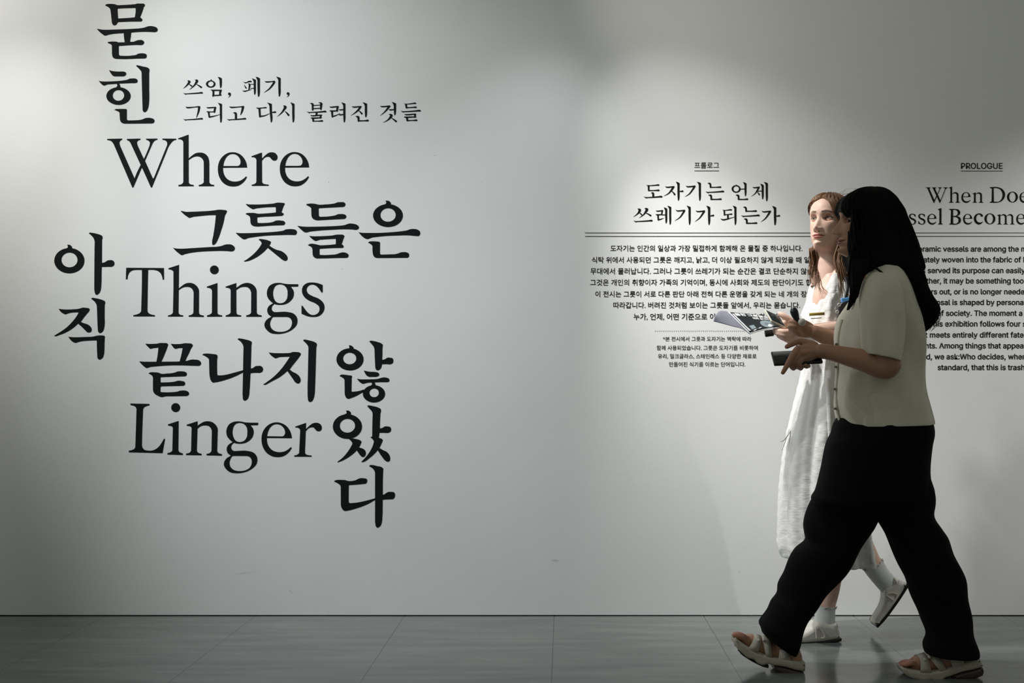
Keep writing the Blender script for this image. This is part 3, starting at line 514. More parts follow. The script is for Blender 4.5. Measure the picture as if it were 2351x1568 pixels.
def tube(mb, pts, N=14, sub=5, caps=True, mi=0, flat=None):
    "pts: (x, y, z, radius) world; flat = (axis vector, factor) squashes the section along that axis"
    R = crm(pts, sub) if sub > 1 else [np.array(p, float) for p in pts]; v = []; u = None
    for i, s in enumerate(R):
        t = R[min(i+1, len(R)-1)][:3]-R[max(i-1, 0)][:3]; t = t/(np.linalg.norm(t)+1e-9)
        if u is None:
            u = np.cross(t, (0, 1, 0)) if abs(t[1]) < .9 else np.cross(t, (1, 0, 0))
        u = u-t*np.dot(u, t); u = u/(np.linalg.norm(u)+1e-9); w = np.cross(t, u)
        for j in range(N):
            a = 2*math.pi*j/N; o = (u*math.cos(a)+w*math.sin(a))*s[3]
            if flat is not None:
                ax = np.array(flat[0]); o = o-ax*np.dot(o, ax)*(1-flat[1])
            v.append(s[:3]+o)
    k = len(R); f = grid_faces(k, N, (False, False))
    if caps:
        c0 = R[0][:3]-(R[1][:3]-R[0][:3])/(np.linalg.norm(R[1][:3]-R[0][:3])+1e-9)*R[0][3]*.7
        c1 = R[-1][:3]+(R[-1][:3]-R[-2][:3])/(np.linalg.norm(R[-1][:3]-R[-2][:3])+1e-9)*R[-1][3]*.7
        # rounded ends
        for (c, s, base, flip) in ((c0, R[0], 0, True), (c1, R[-1], (k-1)*N, False)):
            ring = len(v)
            for j in range(N): v.append(s[:3]+(np.array(v[base+j])-s[:3])*.72+(c-s[:3])*.72)
            v.append(c); tip = len(v)-1
            for j in range(N):
                a, b = base+j, base+(j+1) % N; q = (a, b, ring+(j+1) % N, ring+j); tr = (ring+j, ring+(j+1) % N, tip)
                f.append(q[::-1] if flip else q); f.append(tr[::-1] if flip else tr)
    mb.add(v, f, mi)
def ptube(mb, pts, **k):
    "pts: (px, py, world Y, radius in m)"
    tube(mb, [(*PX(a, b, y+CD), r) for (a, b, y, r) in pts], **k)
def remesh(mb, voxel, smooth=4):
    me = bpy.data.meshes.new('r'); me.from_pydata(mb.v, [], mb.f); o = bpy.data.objects.new('r', me); C.objects.link(o)
    bm = bmesh.new(); bm.from_mesh(me); bmesh.ops.recalc_face_normals(bm, faces=bm.faces); bm.to_mesh(me); bm.free()
    m = o.modifiers.new('v', 'REMESH'); m.mode = 'VOXEL'; m.voxel_size = voxel; m.adaptivity = 0
    s = o.modifiers.new('s', 'SMOOTH'); s.factor = .5; s.iterations = smooth
    dg = bpy.context.evaluated_depsgraph_get(); e = bpy.data.meshes.new_from_object(o.evaluated_get(dg))
    v = np.empty(len(e.vertices)*3); e.vertices.foreach_get('co', v); f = [tuple(p.vertices) for p in e.polygons]
    bpy.data.objects.remove(o); bpy.data.meshes.remove(me); bpy.data.meshes.remove(e)
    return v.reshape(-1, 3), f
def interp(x, tab): return np.interp(x, [a for a, _ in tab], [b for _, b in tab])
def sinterp(x, tab):
    "smooth interpolation of a table"
    xs = np.array([a for a, _ in tab]); ys = np.array([b for _, b in tab]); x = np.asarray(x, float)
    m = np.gradient(ys, xs); i = np.clip(np.searchsorted(xs, x)-1, 0, len(xs)-2); h = xs[i+1]-xs[i]; t = np.clip((x-xs[i])/h, 0, 1)
    return (2*t**3-3*t*t+1)*ys[i]+(t**3-2*t*t+t)*h*m[i]+(-2*t**3+3*t*t)*ys[i+1]+(t**3-t*t)*h*m[i+1]
FRONT = [(-.26, .030), (-.2, .033), (-.16, .034), (-.135, .038), (-.124, .052), (-.118, .068), (-.112, .080), (-.104, .0875), (-.09, .0865), (-.075, .0885), (-.06, .0885), (-.04, .088), (-.02, .0865), (0, .086), (.018, .092), (.035, .0925), (.055, .088), (.072, .078), (.086, .063), (.096, .043), (.102, .022), (.105, .0)]
BACK = [(-.26, .058), (-.2, .056), (-.16, .056), (-.12, .060), (-.08, .072), (-.05, .086), (-.02, .096), (.02, .101), (.05, .097), (.072, .084), (.086, .068), (.096, .048), (.102, .028), (.105, .004)]
WIDE = [(-.26, .060), (-.2, .050), (-.16, .0485), (-.13, .0475), (-.118, .046), (-.105, .0475), (-.09, .0535), (-.07, .0625), (-.05, .0665), (-.03, .0695), (0, .073), (.02, .0745), (.045, .073), (.065, .066), (.08, .055), (.092, .041), (.1, .026), (.105, .003)]
EGG = [(-.26, 0), (-.135, .0), (-.12, .34), (-.11, .47), (-.095, .42), (-.07, .27), (-.04, .17), (0, .08), (.04, .03), (.105, 0)]
def G(x, c, s): return np.exp(-((x-c)/s)**2)
def head_mesh(base, lip, brow, nose=1.0, opening=1.0, teeth=0.0):
    z = np.concatenate([np.linspace(-.25, -.13, 20)[:-1], np.linspace(-.13, -.092, 34)[:-1], np.linspace(-.092, -.055, 62)[:-1], np.linspace(-.055, -.012, 36)[:-1], np.linspace(-.012, .026, 66)[:-1], np.linspace(.026, .035, 6)[:-1], np.linspace(.035, .1048, 34)])
    a = np.concatenate([np.linspace(-1.15, 1.15, 270)[:-1], np.linspace(1.15, 2*math.pi-1.15, 60)[:-1]])
    Z, A = np.meshgrid(z, a, indexing='ij')
    f, b, w, k = sinterp(Z, FRONT), sinterp(Z, BACK), sinterp(Z, WIDE), sinterp(Z, EGG)
    X = w*np.sin(A)*(1-k*np.clip(np.cos(A), 0, 1)); Yf = (f-b)/2+(f+b)/2*np.cos(A)
    m = np.clip(np.cos(A), 0, 1)**.5*(np.abs(A) < 1.3); ax = np.abs(X)
    N = sinterp(Z, [(-.07, 0), (-.060, .0), (-.0565, .006), (-.051, .0175), (-.044, .0225), (-.036, .0195), (-.022, .0125), (-.008, .0065), (.004, .003), (.016, 0), (.03, 0)])
    sg = interp(Z, [(-.06, .012), (-.048, .0125), (-.036, .0105), (-.02, .0085), (0, .0075), (.02, .009)])
    D = nose*N*np.exp(-(X/sg)**2)+.0062*G(ax, .0135, .0058)*G(Z, -.048, .0075)-.004*G(ax, .0075, .0035)*G(Z, -.0575, .003)
    D += -.0085*G(ax, .030, .017)*G(Z, .0, .0125)+.0035*G(ax, .03, .018)*G(Z, .021, .008)+.0045*G(ax, .043, .018)*G(Z, -.026, .017)
    Zm = Z-.0030*np.clip(ax/.025, 0, 1.2)**2
    D += .0062*np.exp(-(ax/.017)**2.6)*G(Zm, -.0685, .0048)+.0072*np.exp(-(ax/.0165)**2.6)*G(Zm, -.0795, .0052)-.006*np.exp(-(ax/.025)**4)*G(Zm, -.0738, .0019)-.003*G(ax, .026, .005)*G(Z, -.0735, .005)
    D += -.003*G(Z, -.0895, .005)*np.exp(-(ax/.02)**2)+.003*G(Z, -.103, .009)*np.exp(-(ax/.017)**2)-.0012*G(ax, 0, .0035)*G(Z, -.063, .004)
    # eyelids round the eye opening
    def almond(zc=0):
        u = (ax-.0305)/.0152; up = opening*.0058*(1-np.clip(np.abs(u), 0, 1)**2.2); lo = -opening*.0042*(1-np.clip(np.abs(u), 0, 1)**2)
        return u, up, lo
    u, up, lo = almond(); dz = Z-.0008*(ax-.0305)/.01
    inside = (np.abs(u) < 1) & (dz < up) & (dz > lo)
    edge = np.where(np.abs(u) < 1.05, np.minimum(np.abs(dz-up), np.abs(dz-lo)), 9)
    dd = np.hypot((ax-.0305)/1.12, Z); wt = np.clip((.0178-dd)/.0075, 0, 1); wt = wt*wt*(3-2*wt)*(np.abs(A) < 1.3)
    shell = .0585+np.sqrt(np.maximum(.0129**2-((ax-.0305)/1.12)**2-Z**2, .00001))
    lid = .0007*np.exp(-(edge/.0016)**2)*(~inside)-.0013*np.exp(-((dz-up-.0050)/.0012)**2)*(np.abs(u) < 1.0)
    F0 = (Yf+D*m)*(1-wt)+(shell+lid)*wt
    Y = -(F0-np.where(inside, .0055*np.clip(edge/.0009, 0, 1), 0))
    V = np.stack([X, Y, Z], -1)
    col = np.ones(Z.shape+(3,))*np.array(base)
    def mix(c, t): nonlocal_col[0] = nonlocal_col[0]*(1-t[..., None])+np.array(c)*t[..., None]
    nonlocal_col = [col]; fr = (np.abs(A) < 1.3)
    zu = .0055-.0022*np.clip(1-ax/.008, 0, 1)
    lipm = ((Zm < -.0738) & (Zm > -.0738-.0112*np.clip(1-(ax/.0245)**2.4, 0, 1))) | ((Zm >= -.0738) & (Zm < -.0738+(zu+.0035)*np.clip(1-(ax/.0255)**1.8, 0, 1)))
    mix(lip, np.where(lipm & fr, .85, 0)); mix((.05, .012, .01), .8*np.exp(-(ax/.024)**6)*G(Zm, -.0738, .0013)*fr); mix((.72, .66, .64), teeth*np.exp(-(ax/.009)**4)*G(Zm, -.0736, .0009)*fr)
    mix((.62, .25, .2), .22*G(ax, .045, .018)*G(Z, -.032, .016)*fr); mix((.62, .25, .2), .18*G(ax, 0, .014)*G(Z, -.045, .012)*fr)
    bz = .0195+.0035*np.clip((ax-.014)/.016, 0, 1)-.006*np.clip((ax-.034)/.018, 0, 1)
    mix(brow, .95*fr*np.clip(1-np.abs(Z-bz)/(.0050*np.clip((.056-ax)/.03, .25, 1)), 0, 1)**.6*((ax > .011) & (ax < .053)))
    mix((.01, .008, .007), np.where(fr & (np.abs(u) < 1.12) & (np.abs(dz-up-.0004) < .0013), .95, 0)); mix((.03, .02, .018), np.where(fr & (np.abs(u) < 1) & (np.abs(dz-lo+.0004) < .0007), .5, 0))
    mix((.03, .012, .01), .85*G(ax, .0072, .003)*G(Z, -.0572, .0022)*fr)
    nr, nc = Z.shape; F = grid_faces(nr, nc, (False, True)); F = [q[::-1] for q in F]
    return V.reshape(-1, 3), F, nonlocal_col[0].reshape(-1, 3)
def head_frame(loc, yaw, pitch, roll=0):
    return Matrix.Translation(loc) @ Matrix.Rotation(math.radians(yaw), 4, 'Z') @ Matrix.Rotation(math.radians(pitch), 4, 'X') @ Matrix.Rotation(math.radians(roll), 4, 'Y')
def xf(M, V):
    m = np.array(M); return np.asarray(V) @ m[:3, :3].T+m[:3, 3]
def skin_object(name, parts, m, parent):
    "parts: (verts, faces, colours) joined into one mesh with a tint attribute"
    v = np.concatenate([p[0] for p in parts]); f = []; k = 0
    for p in parts: f += [tuple(i+k for i in q) for q in p[1]]; k += len(p[0])
    o = obj(name, v, f, m, parent); c = np.concatenate([p[2] for p in parts])
    at = o.data.color_attributes.new('tint', 'FLOAT_COLOR', 'POINT'); at.data.foreach_set('color', np.concatenate([c, np.ones((len(c), 1))], 1).ravel())
    return o
EYE_WHITE = mat('eye_white', (.52, .49, .47), .2, .4); IRIS = mat('iris_brown', (.07, .035, .02), .1, .5); PUPIL = mat('pupil_black', (.004, .004, .004), .08, .5)
def eyes(M, gaze, parent, depth=-.0585, r=.0119):
    mb = MB()
    for sx in (-1, 1):
        c = Vector((sx*.0305, depth, 0)); g = Vector(gaze).normalized()
        q = g.to_track_quat('Z', 'Y').to_matrix()
        v = []; f = []; mi = []
        lat = list(np.radians([0, 9, 11, 14, 18, 22, 26, 30, 40, 55, 70, 90, 120, 150]))
        for th in lat:
            for j in range(24):
                ph = 2*math.pi*j/24; p = q @ Vector((r*math.sin(th)*math.cos(ph), r*math.sin(th)*math.sin(ph), r*math.cos(th)*(1.03 if th < .5 else 1))); v.append(tuple(M @ (c+p)))
        for i in range(len(lat)-1):
            for j in range(24):
                a, b = i*24+j, i*24+(j+1) % 24; f.append((a, a+24, b+24, b)); mi.append(2 if lat[i+1] < .20 else 1 if lat[i+1] < .50 else 0)
        k = len(mb.v); mb.v += v; mb.f += [tuple(x+k for x in y) for y in f]; mb.mi += mi
    return mb.build('eyes', [EYE_WHITE, IRIS, PUPIL], parent)
def strands(mb, root, path, n, spread0, spread1, r, wave=.004, freq=2.0, jit=.25, N=5, seg=14, sub=4):
    "hair lock: n tapered strands round a path (x, y, z), wavy, spread from spread0 to spread1"
    P = crm(path, sub); P = np.array(P); L = len(P)
    for s in range(n):
        a, q = random.uniform(0, 2*math.pi), math.sqrt(random.random()); ph = random.uniform(0, 6.28); end = random.uniform(1-jit, 1); pts = []
        w = wave*random.uniform(.4, 1.3); fq = freq*random.uniform(.8, 1.2); a2 = random.uniform(0, 6.28)
        for i in range(seg+1):
            t = i/seg*end; x = t*(L-1); k = min(int(x), L-2); p = P[k]+(P[k+1]-P[k])*(x-k)
            sp = (spread0+(spread1-spread0)*t)*q
            o = np.array((math.cos(a)*sp, math.sin(a)*sp*.8, 0))+np.array((math.cos(a2), math.sin(a2), 0))*w*t*math.sin(2*math.pi*fq*t+ph)
            rr = r*(1-.75*max(0, (t/end-.55)/.45)); pts.append((*(p+o), rr))
        tube(mb, pts, N=N, sub=1, caps=False)
def profile_solid(mb, outline, Y, hw, rnd=.012, N=1, mi=0, k=5, taper=None):
    "side outline in world (x, z) pushed out sideways by hw each way, edges rounded by rnd; taper(x) scales the width"
    o = [np.array(p) for p in smooth_outline(outline, sub=3)]; n = len(o); c = sum(o)/n
    area = sum(o[i][0]*o[(i+1) % n][1]-o[(i+1) % n][0]*o[i][1] for i in range(n))
    nor = []
    for i in range(n):
        t = o[(i+1) % n]-o[i-1]; t = t/(np.linalg.norm(t)+1e-9); q = np.array((t[1], -t[0])); nor.append(q if area > 0 else -q)
    v = []; rows = []
    for s in (-1, 1):
        for j in range(k+1):
            a = j/k*math.pi/2; ins = rnd*(1-math.sin(a)) if s < 0 else rnd*(1-math.cos(a)); yy = -hw+rnd*(1-math.cos(a)) if s < 0 else hw-rnd*(1-math.sin(a)); rows.append((ins, yy))
    for ins, yy in rows:
        for i in range(n):
            p = o[i]-nor[i]*ins; tp = taper(o[i]) if taper else 1
            v.append((p[0], Y+yy*tp, p[1]))
    mb.add(v, grid_faces(len(rows), n, (False, False)), mi)
    tri = geometry.tessellate_polygon([[Vector((p[0], p[2], 0)) for p in v[:n]]])
    for k0, fl in ((0, False), ((len(rows)-1)*n, True)):
        ring = v[k0:k0+n]; F = []
        for t in tri:
            q = [ring[i] for i in t]; c2 = (q[1][0]-q[0][0])*(q[2][2]-q[0][2])-(q[1][2]-q[0][2])*(q[2][0]-q[0][0])
            t = tuple(t) if (c2 > 0) != fl else tuple(reversed(t)); F.append(t)
        mb.add(ring, F, mi)
def outline_px(pts, d):
    return [(PX(a, b, d).x, PX(a, b, d).z) for a, b in pts]
# ------------------------------------------------------------------ the dark-haired woman walking in front
SKIN = mat('skin', (.5, .3, .2), .5, .35, attr=True, sss=.06)
SHIRT = mat('cream_knit', (.68, .645, .525), .85, .15, bump=(420, .25), sheen=.2, var=(18, .05))
TROUSER = mat('black_cloth', (.0045, .0045, .005), .9, .08, bump=(300, .2))
HAIRB = mat('black_hair', (.0042, .004, .004), .62, .06, bump=(160, .35, (1, 1, .06)))
SOLE = mat('beige_foam', (.44, .415, .335), .6, .3, var=(30, .08)); STRAP = mat('beige_strap', (.47, .44, .37), .7, .25, bump=(350, .3), var=(25, .1))
AIRB = mat('dark_brown_heel', (.055, .032, .024), .25, .5); OUTSOLE = mat('black_rubber', (.012, .012, .012), .6, .3); BUTTONM = mat('horn_button', (.22, .18, .13), .3, .5)
YF = -.865
A = thing('person', 'woman with long black hair, cream short-sleeved shirt, wide black trousers and beige sandals, striding left', 'person', (1.03, YF, 0))
base_f = (.43, .235, .155)
DF = YF+CD
HM = head_frame((0, 0, 0), -93, -4)
HM = Matrix.Translation(PX(1931, 503.5, DF)-(HM @ Vector((0, -.0865, 0)))) @ HM
hv, hf, hc = head_mesh(base_f, (.34, .13, .11), (.012, .010, .009), 1.1, .12)
b = MB()
ptube(b, [(2012, 650, YF, .045), (2008, 625, YF, .040), (2000, 600, YF, .036)])                                   # neck
tube(b, [(*PX(2014, 640, DF), .045), (*PX(2016, 668, DF), .088), (*PX(2020, 720, DF), .108), (*PX(2022, 800, DF), .10), (*PX(2026, 880, DF), .095), (*PX(2030, 960, DF), .105), (*PX(2032, 1030, DF), .115), (*PX(2030, 1085, DF), .09)], N=24, flat=((1, 0, 0), .82))
ptube(b, [(2014, 645, YF, .05), (2018, 656, YF-.08, .040), (2021, 668, YF-.125, .040), (2024, 695, YF-.16, .042), (2030, 760, YF-.19, .041), (2038, 820, YF-.205, .040), (2040, 842, YF-.2, .040)])   # near upper arm
ptube(b, [(2042, 842, YF-.2, .0385), (2020, 840, YF-.195, .0375), (1985, 828, YF-.185, .035), (1945, 818, YF-.17, .0295), (1905, 809, YF-.155, .0245), (1880, 806, YF-.15, .0225)], N=20)
ptube(b, [(2014, 645, YF, .05), (2018, 656, YF+.08, .040), (2018, 668, YF+.125, .040), (2012, 700, YF+.17, .042), (2000, 770, YF+.19, .04), (1985, 800, YF+.17, .038)])                              # far upper arm
ptube(b, [(1988, 800, YF+.17, .037), (1950, 790, YF+.15, .034), (1915, 780, YF+.125, .0300), (1885, 769, YF+.11, .0265), (1866, 761, YF+.105, .0225)], N=20)
HY = YF-.148
for (kx, ky, dy, r) in ((1831, 801, .004, .0125), (1834, 812, -.004, .0125), (1840, 823, -.002, .012), (1849, 831, .006, .011)):
    ptube(b, [(1882, 806, HY, .017), (1862, (806+ky)/2-1, HY+dy*.6, .0155), (kx, ky, HY+dy, r)], N=12)
for F in ([(1831, 801, HY-.002, .0108), (1820, 815, HY-.020, .0099), (1808, 837, HY-.027, .0089), (1796.5, 857, HY-.024, .0066)],
          [(1834, 812, HY-.004, .0112), (1822, 826, HY-.014, .0102), (1817, 839, HY-.004, .0092), (1822, 846, HY+.014, .0082)],
          [(1840, 823, HY-.002, .0108), (1834, 834, HY-.010, .0098), (1834, 842, HY+.002, .0088), (1839, 846, HY+.018, .0078)],
          [(1849, 831, HY+.006, .0098), (1848, 838, HY-.001, .0086), (1852, 841, HY+.010, .0078), (1857, 840, HY+.022, .007)],
          [(1872, 795, HY+.012, .0145), (1852, 787, HY+.020, .0122), (1833, 784, HY+.022, .0108), (1817, 790, HY+.018, .0096), (1805, 797, HY+.014, .0072)]):
    ptube(b, F, N=12)
GY = YF+.108
for (kx, ky, dy, r) in ((1840, 747, -.012, .0115), (1840, 755, -.008, .0115), (1842, 763, -.002, .011), (1847, 770, .004, .0102)):
    ptube(b, [(1868, 762, GY, .016), (1855, (762+ky)/2, GY+dy*.6, .0148), (kx, ky, GY+dy, r)], N=12)
for F in ([(1840, 747, GY-.012, .0100), (1828, 741, GY-.020, .0092), (1818, 738, GY-.014, .0084), (1812, 741, GY-.002, .007)],
          [(1840, 755, GY-.008, .0104), (1827, 750, GY-.020, .0095), (1816, 748, GY-.013, .0086), (1811, 751, GY, .0074)],
          [(1842, 763, GY-.002, .0100), (1830, 760, GY-.015, .0092), (1819, 757, GY-.008, .0084), (1814, 759, GY+.006, .0072)],
          [(1847, 770, GY+.004, .0092), (1836, 768, GY-.008, .0084), (1827, 766, GY-.002, .0076), (1822, 767, GY+.008, .0068)],
          [(1862, 752, GY+.010, .0135), (1852, 744, GY-.004, .0114), (1843, 739, GY-.012, .0098), (1836, 737, GY-.012, .0078)]):
    ptube(b, F, N=12)
def T_near(p): return p
def T_far(p):
    a = math.radians(27.5); qx, qy = p[0]-2214, p[1]-1554; k = .965
    return (1800+k*(math.cos(a)*qx-math.sin(a)*qy), 1546.5+k*(math.sin(a)*qx+math.cos(a)*qy))
NY, FY = CD*0-.905, -.835
legs = (((2048, 1030), (2085, 1150), (2120, 1270), (2160, 1390), (2200, 1492), NY, T_near), ((2010, 1030), (1955, 1150), (1900, 1270), (1850, 1375), (1800, 1468), FY, T_far))
for (h, m1, kn, m2, an, y, T) in legs:
    yh = YF+(-.075 if y < YF else .075)
    ptube(b, [(*h, yh, .088), (*m1, (yh+y)/2, .072), (*kn, y, .054), (*m2, y, .045), (*an, y, .034)], N=18)
    t = lambda a, c: T((a, c))
    ptube(b, [(*an, y, .034), (*t(2214, 1512), y, .033), (*t(2214, 1520), y, .030)], N=16)
    ptube(b, [(*t(2215, 1521), y, .029), (*t(2185, 1514), y, .034), (*t(2150, 1517), y, .033), (*t(2118, 1521), y, .031), (*t(2100, 1524), y, .028)], N=18, flat=((0, 0, 1), .8))
    big = 1 if T is T_near else -1
    for j, (dx, r) in enumerate(((0, .0125), (1, .0092), (3, .0088), (7, .0084), (13, .0082))):
        yy = y+big*(.028-.0145*j)
        ptube(b, [(*t(2102, 1525), yy*.6+y*.4, r*1.15), (*t(2085+dx*.6, 1522), yy, r), (*t(2073+dx, 1524), yy, r*.98), (*t(2066+dx, 1527), yy, r*.8)], N=10)
bv, bf = remesh(b, .0029, 3)
bc = np.ones((len(bv), 3))*np.array(base_f)
def redden(cpts, rad, col, k, V, Cc):
    for p in cpts:
        d = np.linalg.norm(V-np.array(p), axis=1); t = k*np.clip(1-d/rad, 0, 1)[:, None]; Cc[:] = Cc*(1-t)+np.array(col)*t
redden([PX(*T((2070, 1525)), y+CD) for (_, _, _, _, _, y, T) in legs], .05, (.5, .16, .13), .9, bv, bc)
skin_object('body', [(xf(HM, hv), hf, hc), (bv, bf, bc)], SKIN, A)
eyes(HM, (.0, -1, -.45), A, -.056, .0112)
# shirt
def shirt_fold(v, t, p):
    return .0035*math.sin(p[2]*26+2.2*math.cos(t)+p[0]*14)*min(1, max(0, (1.28-p[2])*4))+.003*math.sin(5*t+p[2]*17)+.002*math.sin(11*t-p[2]*9)
m = MB()
tors = [(1994, 606, 2040, 606, YF, .062), (1988, 614, 2050, 612, YF, .09), (1981, 626, 2060, 622, YF, .135), (1976, 648, 2069, 643, YF, .172), (1969, 672, 2081, 668, YF, .183), (1949, 703, 2096, 703, YF, .186), (1933, 731, 2107, 731, YF, .186), (1926, 767, 2113, 767, YF, .18), (1924, 800, 2115, 800, YF, .172), (1923, 850, 2115, 850, YF, .165),
        (1921, 893, 2118, 893, YF, .167), (1922, 936, 2127, 936, YF, .172), (1928, 972, 2134, 968, YF, .176), (1931, 975, 2132, 971, YF, .173), (1936, 970, 2126, 966, YF, .166)]
sec_loft(m, tors, N=72, sub=5, n=2.25, disp=shirt_fold, caps=(True, False))
sh = m.build('shirt', SHIRT, A); fixn(sh)
def sleeve_fold(v, t, p): return .0035*math.sin(3*t+p[2]*30)*v+.0025*math.sin(7*t+8*v)*v
m = MB()
sec_loft(m, [(2000, 626, 2042, 622, YF-.115, .035), (1985, 643, 2058, 637, YF-.135, .060), (1977, 668, 2070, 664, YF-.155, .068), (1974, 706, 2073, 704, YF-.17, .070), (1974, 741, 2074, 744, YF-.18, .070), (1978, 778, 2073, 790, YF-.19, .069), (1985, 808, 2066, 826, YF-.195, .068), (1990, 811, 2062, 827, YF-.195, .062), (1992, 800, 2060, 815, YF-.195, .056)], N=56, sub=6, n=2.2, disp=sleeve_fold, caps=(True, False))
sl = m.build('sleeve', SHIRT, sh); fixn(sl)
m = MB()
sec_loft(m, [(1998, 622, 2044, 618, YF+.115, .035), (1980, 645, 2062, 640, YF+.135, .06), (1970, 700, 2060, 704, YF+.17, .066), (1960, 760, 2050, 775, YF+.185, .064), (1950, 800, 2030, 815, YF+.18, .06)], N=40, sub=5, disp=sleeve_fold)
fixn(m.build('sleeve', SHIRT, sh))
# button placket and buttons down the front edge
m = MB()
ptube(m, [(1932, 735, YF-.012, .0045), (1924.5, 770, YF-.012, .0045), (1922.5, 810, YF-.012, .0045), (1921.5, 860, YF-.012, .0045), (1919.5, 895, YF-.012, .0045), (1921, 938, YF-.012, .0045), (1930, 974, YF-.012, .0045)], N=10, flat=((0, 1, 0), 1.9))
m.build('placket', SHIRT, sh)
for (x, y) in ((1921.5, 790), (1920, 842), (1918, 893), (1919, 938)):
    m = MB(); c = PX(x, y, DF-.03); tube(m, [(c.x+.003, YF-.02, c.z, .0042), (c.x-.002, YF-.02, c.z, .0040)], N=12, sub=1); m.build('button', BUTTONM, sh)
# trousers
def tr_fold(v, t, p): return .004*math.sin(p[2]*22+2*math.sin(t)+1.5*p[0])+.003*math.sin(p[2]*47+3*t)
m = MB()
sec_loft(m, [(1931, 952, 2130, 952, YF, .158), (1918, 972, 2135, 972, YF, .17), (1912, 995, 2137, 995, YF, .18), (1900, 1022, 2131, 1027, YF, .185), (1888, 1080, 2127, 1080, YF, .185), (1876, 1125, 2134, 1125, YF, .180), (1866, 1150, 2140, 1150, YF, .17), (1900, 1185, 2110, 1185, YF, .12)], N=64, sub=5, n=2.2)
sec_loft(m, [(1890, 1075, 2060, 1075, FY, .10), (1866, 1150, 2030, 1165, FY, .105), (1845, 1200, 2011, 1203, FY, .105), (1843, 1222, 1993, 1230, FY, .104), (1846, 1242, 1976, 1257, FY, .102), (1825, 1262, 1953, 1292, FY, .10), (1806, 1302, 1921, 1336, FY, .098), (1792, 1340, 1890, 1375, FY, .098), (1789, 1364, 1870, 1402, FY, .098), (1772, 1382, 1855, 1424, FY, .098), (1758, 1404, 1845, 1448, FY, .098), (1742, 1428, 1836, 1472, FY, .098), (1748, 1444, 1826, 1492, FY, .096), (1752, 1454, 1820, 1500, FY, .093), (1758, 1450, 1822, 1490, FY, .085)], N=56, sub=5, n=2.15, disp=tr_fold, caps=(True, False))
sec_loft(m, [(1960, 1075, 2129, 1078, NY, .10), (1990, 1140, 2141, 1152, NY, .105), (2016, 1190, 2143, 1184, NY, .106), (2029, 1221, 2158, 1210, NY, .105), (2043, 1252, 2177, 1240, NY, .103), (2064, 1296, 2196, 1292, NY, .10), (2086, 1340, 2211, 1337, NY, .098), (2105, 1384, 2221, 1386, NY, .097), (2115, 1420, 2229, 1426, NY, .097), (2130, 1456, 2235, 1458, NY, .097), (2121, 1478, 2241, 1484, NY, .098), (2122, 1494, 2240, 1499, NY, .098), (2127, 1497, 2236, 1502, NY, .093), (2131, 1490, 2232, 1494, NY, .085)], N=56, sub=5, n=2.15, disp=tr_fold, caps=(True, False))
fixn(m.build('trousers', TROUSER, A))
# sandals
def sandal(T, y):
    d = y+CD; q = lambda l: outline_px([T(p) for p in l], d); r = thing_part('sandal', A)
    m = MB()
    profile_solid(m, q([(2064, 1527), (2080, 1530), (2104, 1533), (2128, 1533.5), (2148, 1531), (2167, 1526), (2190, 1519), (2212, 1512), (2238, 1504), (2243, 1512), (2247, 1523), (2225, 1530), (2200, 1535), (2183, 1541), (2172, 1545), (2160, 1549), (2152, 1556), (2140, 1557.5), (2128, 1554), (2112, 1557), (2096, 1553), (2082, 1549), (2071, 1542)]), y, .046, .010)
    m.build('sole', SOLE, r)
    m = MB(); profile_solid(m, q([(2178, 1544), (2196, 1538), (2222, 1532), (2246, 1525), (2250, 1535), (2247, 1545), (2230, 1551), (2212, 1554), (2192, 1554), (2181, 1553)]), y, .041, .009); m.build('heel_cushion', AIRB, r)
    m = MB(); profile_solid(m, q([(2084, 1550), (2112, 1556), (2140, 1556), (2158, 1552), (2166, 1550), (2168, 1556), (2156, 1559), (2140, 1560), (2112, 1559), (2094, 1556)]), y, .038, .003); m.build('outsole', OUTSOLE, r)
    def strap(bf, bb, tf, tb, hw, name):
        m = MB(); v = []; n = 26
        for i in range(n+1):
            s = -1+2*i/n; lat = math.sin(s*math.pi/2)*hw; hgt = max(0, math.cos(s*math.pi/2))**.62
            for (p0, p1, th) in ((bf, tf, 0), (bb, tb, 0), (bb, tb, 1), (bf, tf, 1)):
                px, py = T((p0[0]+(p1[0]-p0[0])*hgt, p0[1]+(p1[1]-p0[1])*hgt)); w = PX(px, py, d); k = 1-.06*th
                v.append((w.x, y+lat*k, w.z-.003*th*hgt))
        m.add(v, grid_faces(n+1, 4)); fixn(m.build(name, STRAP, r))
    strap((2103, 1535), (2128, 1536), (2106, 1504), (2122, 1499), .045, 'toe_strap')
    strap((2148, 1533), (2163, 1531), (2122, 1498), (2142, 1492), .044, 'instep_strap')
    strap((2178, 1527), (2205, 1520), (2170, 1500), (2196, 1494), .042, 'ankle_strap')
    for (a, c) in ((2116, 1505), (2126, 1499)):
        w = PX(*T((a, c)), d); m = MB(); tube(m, [(w.x, y-.030, w.z-.004, .005), (w.x, y-.037, w.z-.006, .0045)], N=10, sub=1); m.build('rivet', STRAP, r)
def thing_part(name, parent):
    o = bpy.data.objects.new(name, None); C.objects.link(o); o.empty_display_size = .03; o.location = parent.location
    o.parent = parent; o.matrix_parent_inverse = Matrix.Translation(parent.location).inverted()
    return o
sandal(T_near, NY); sandal(T_far, FY)
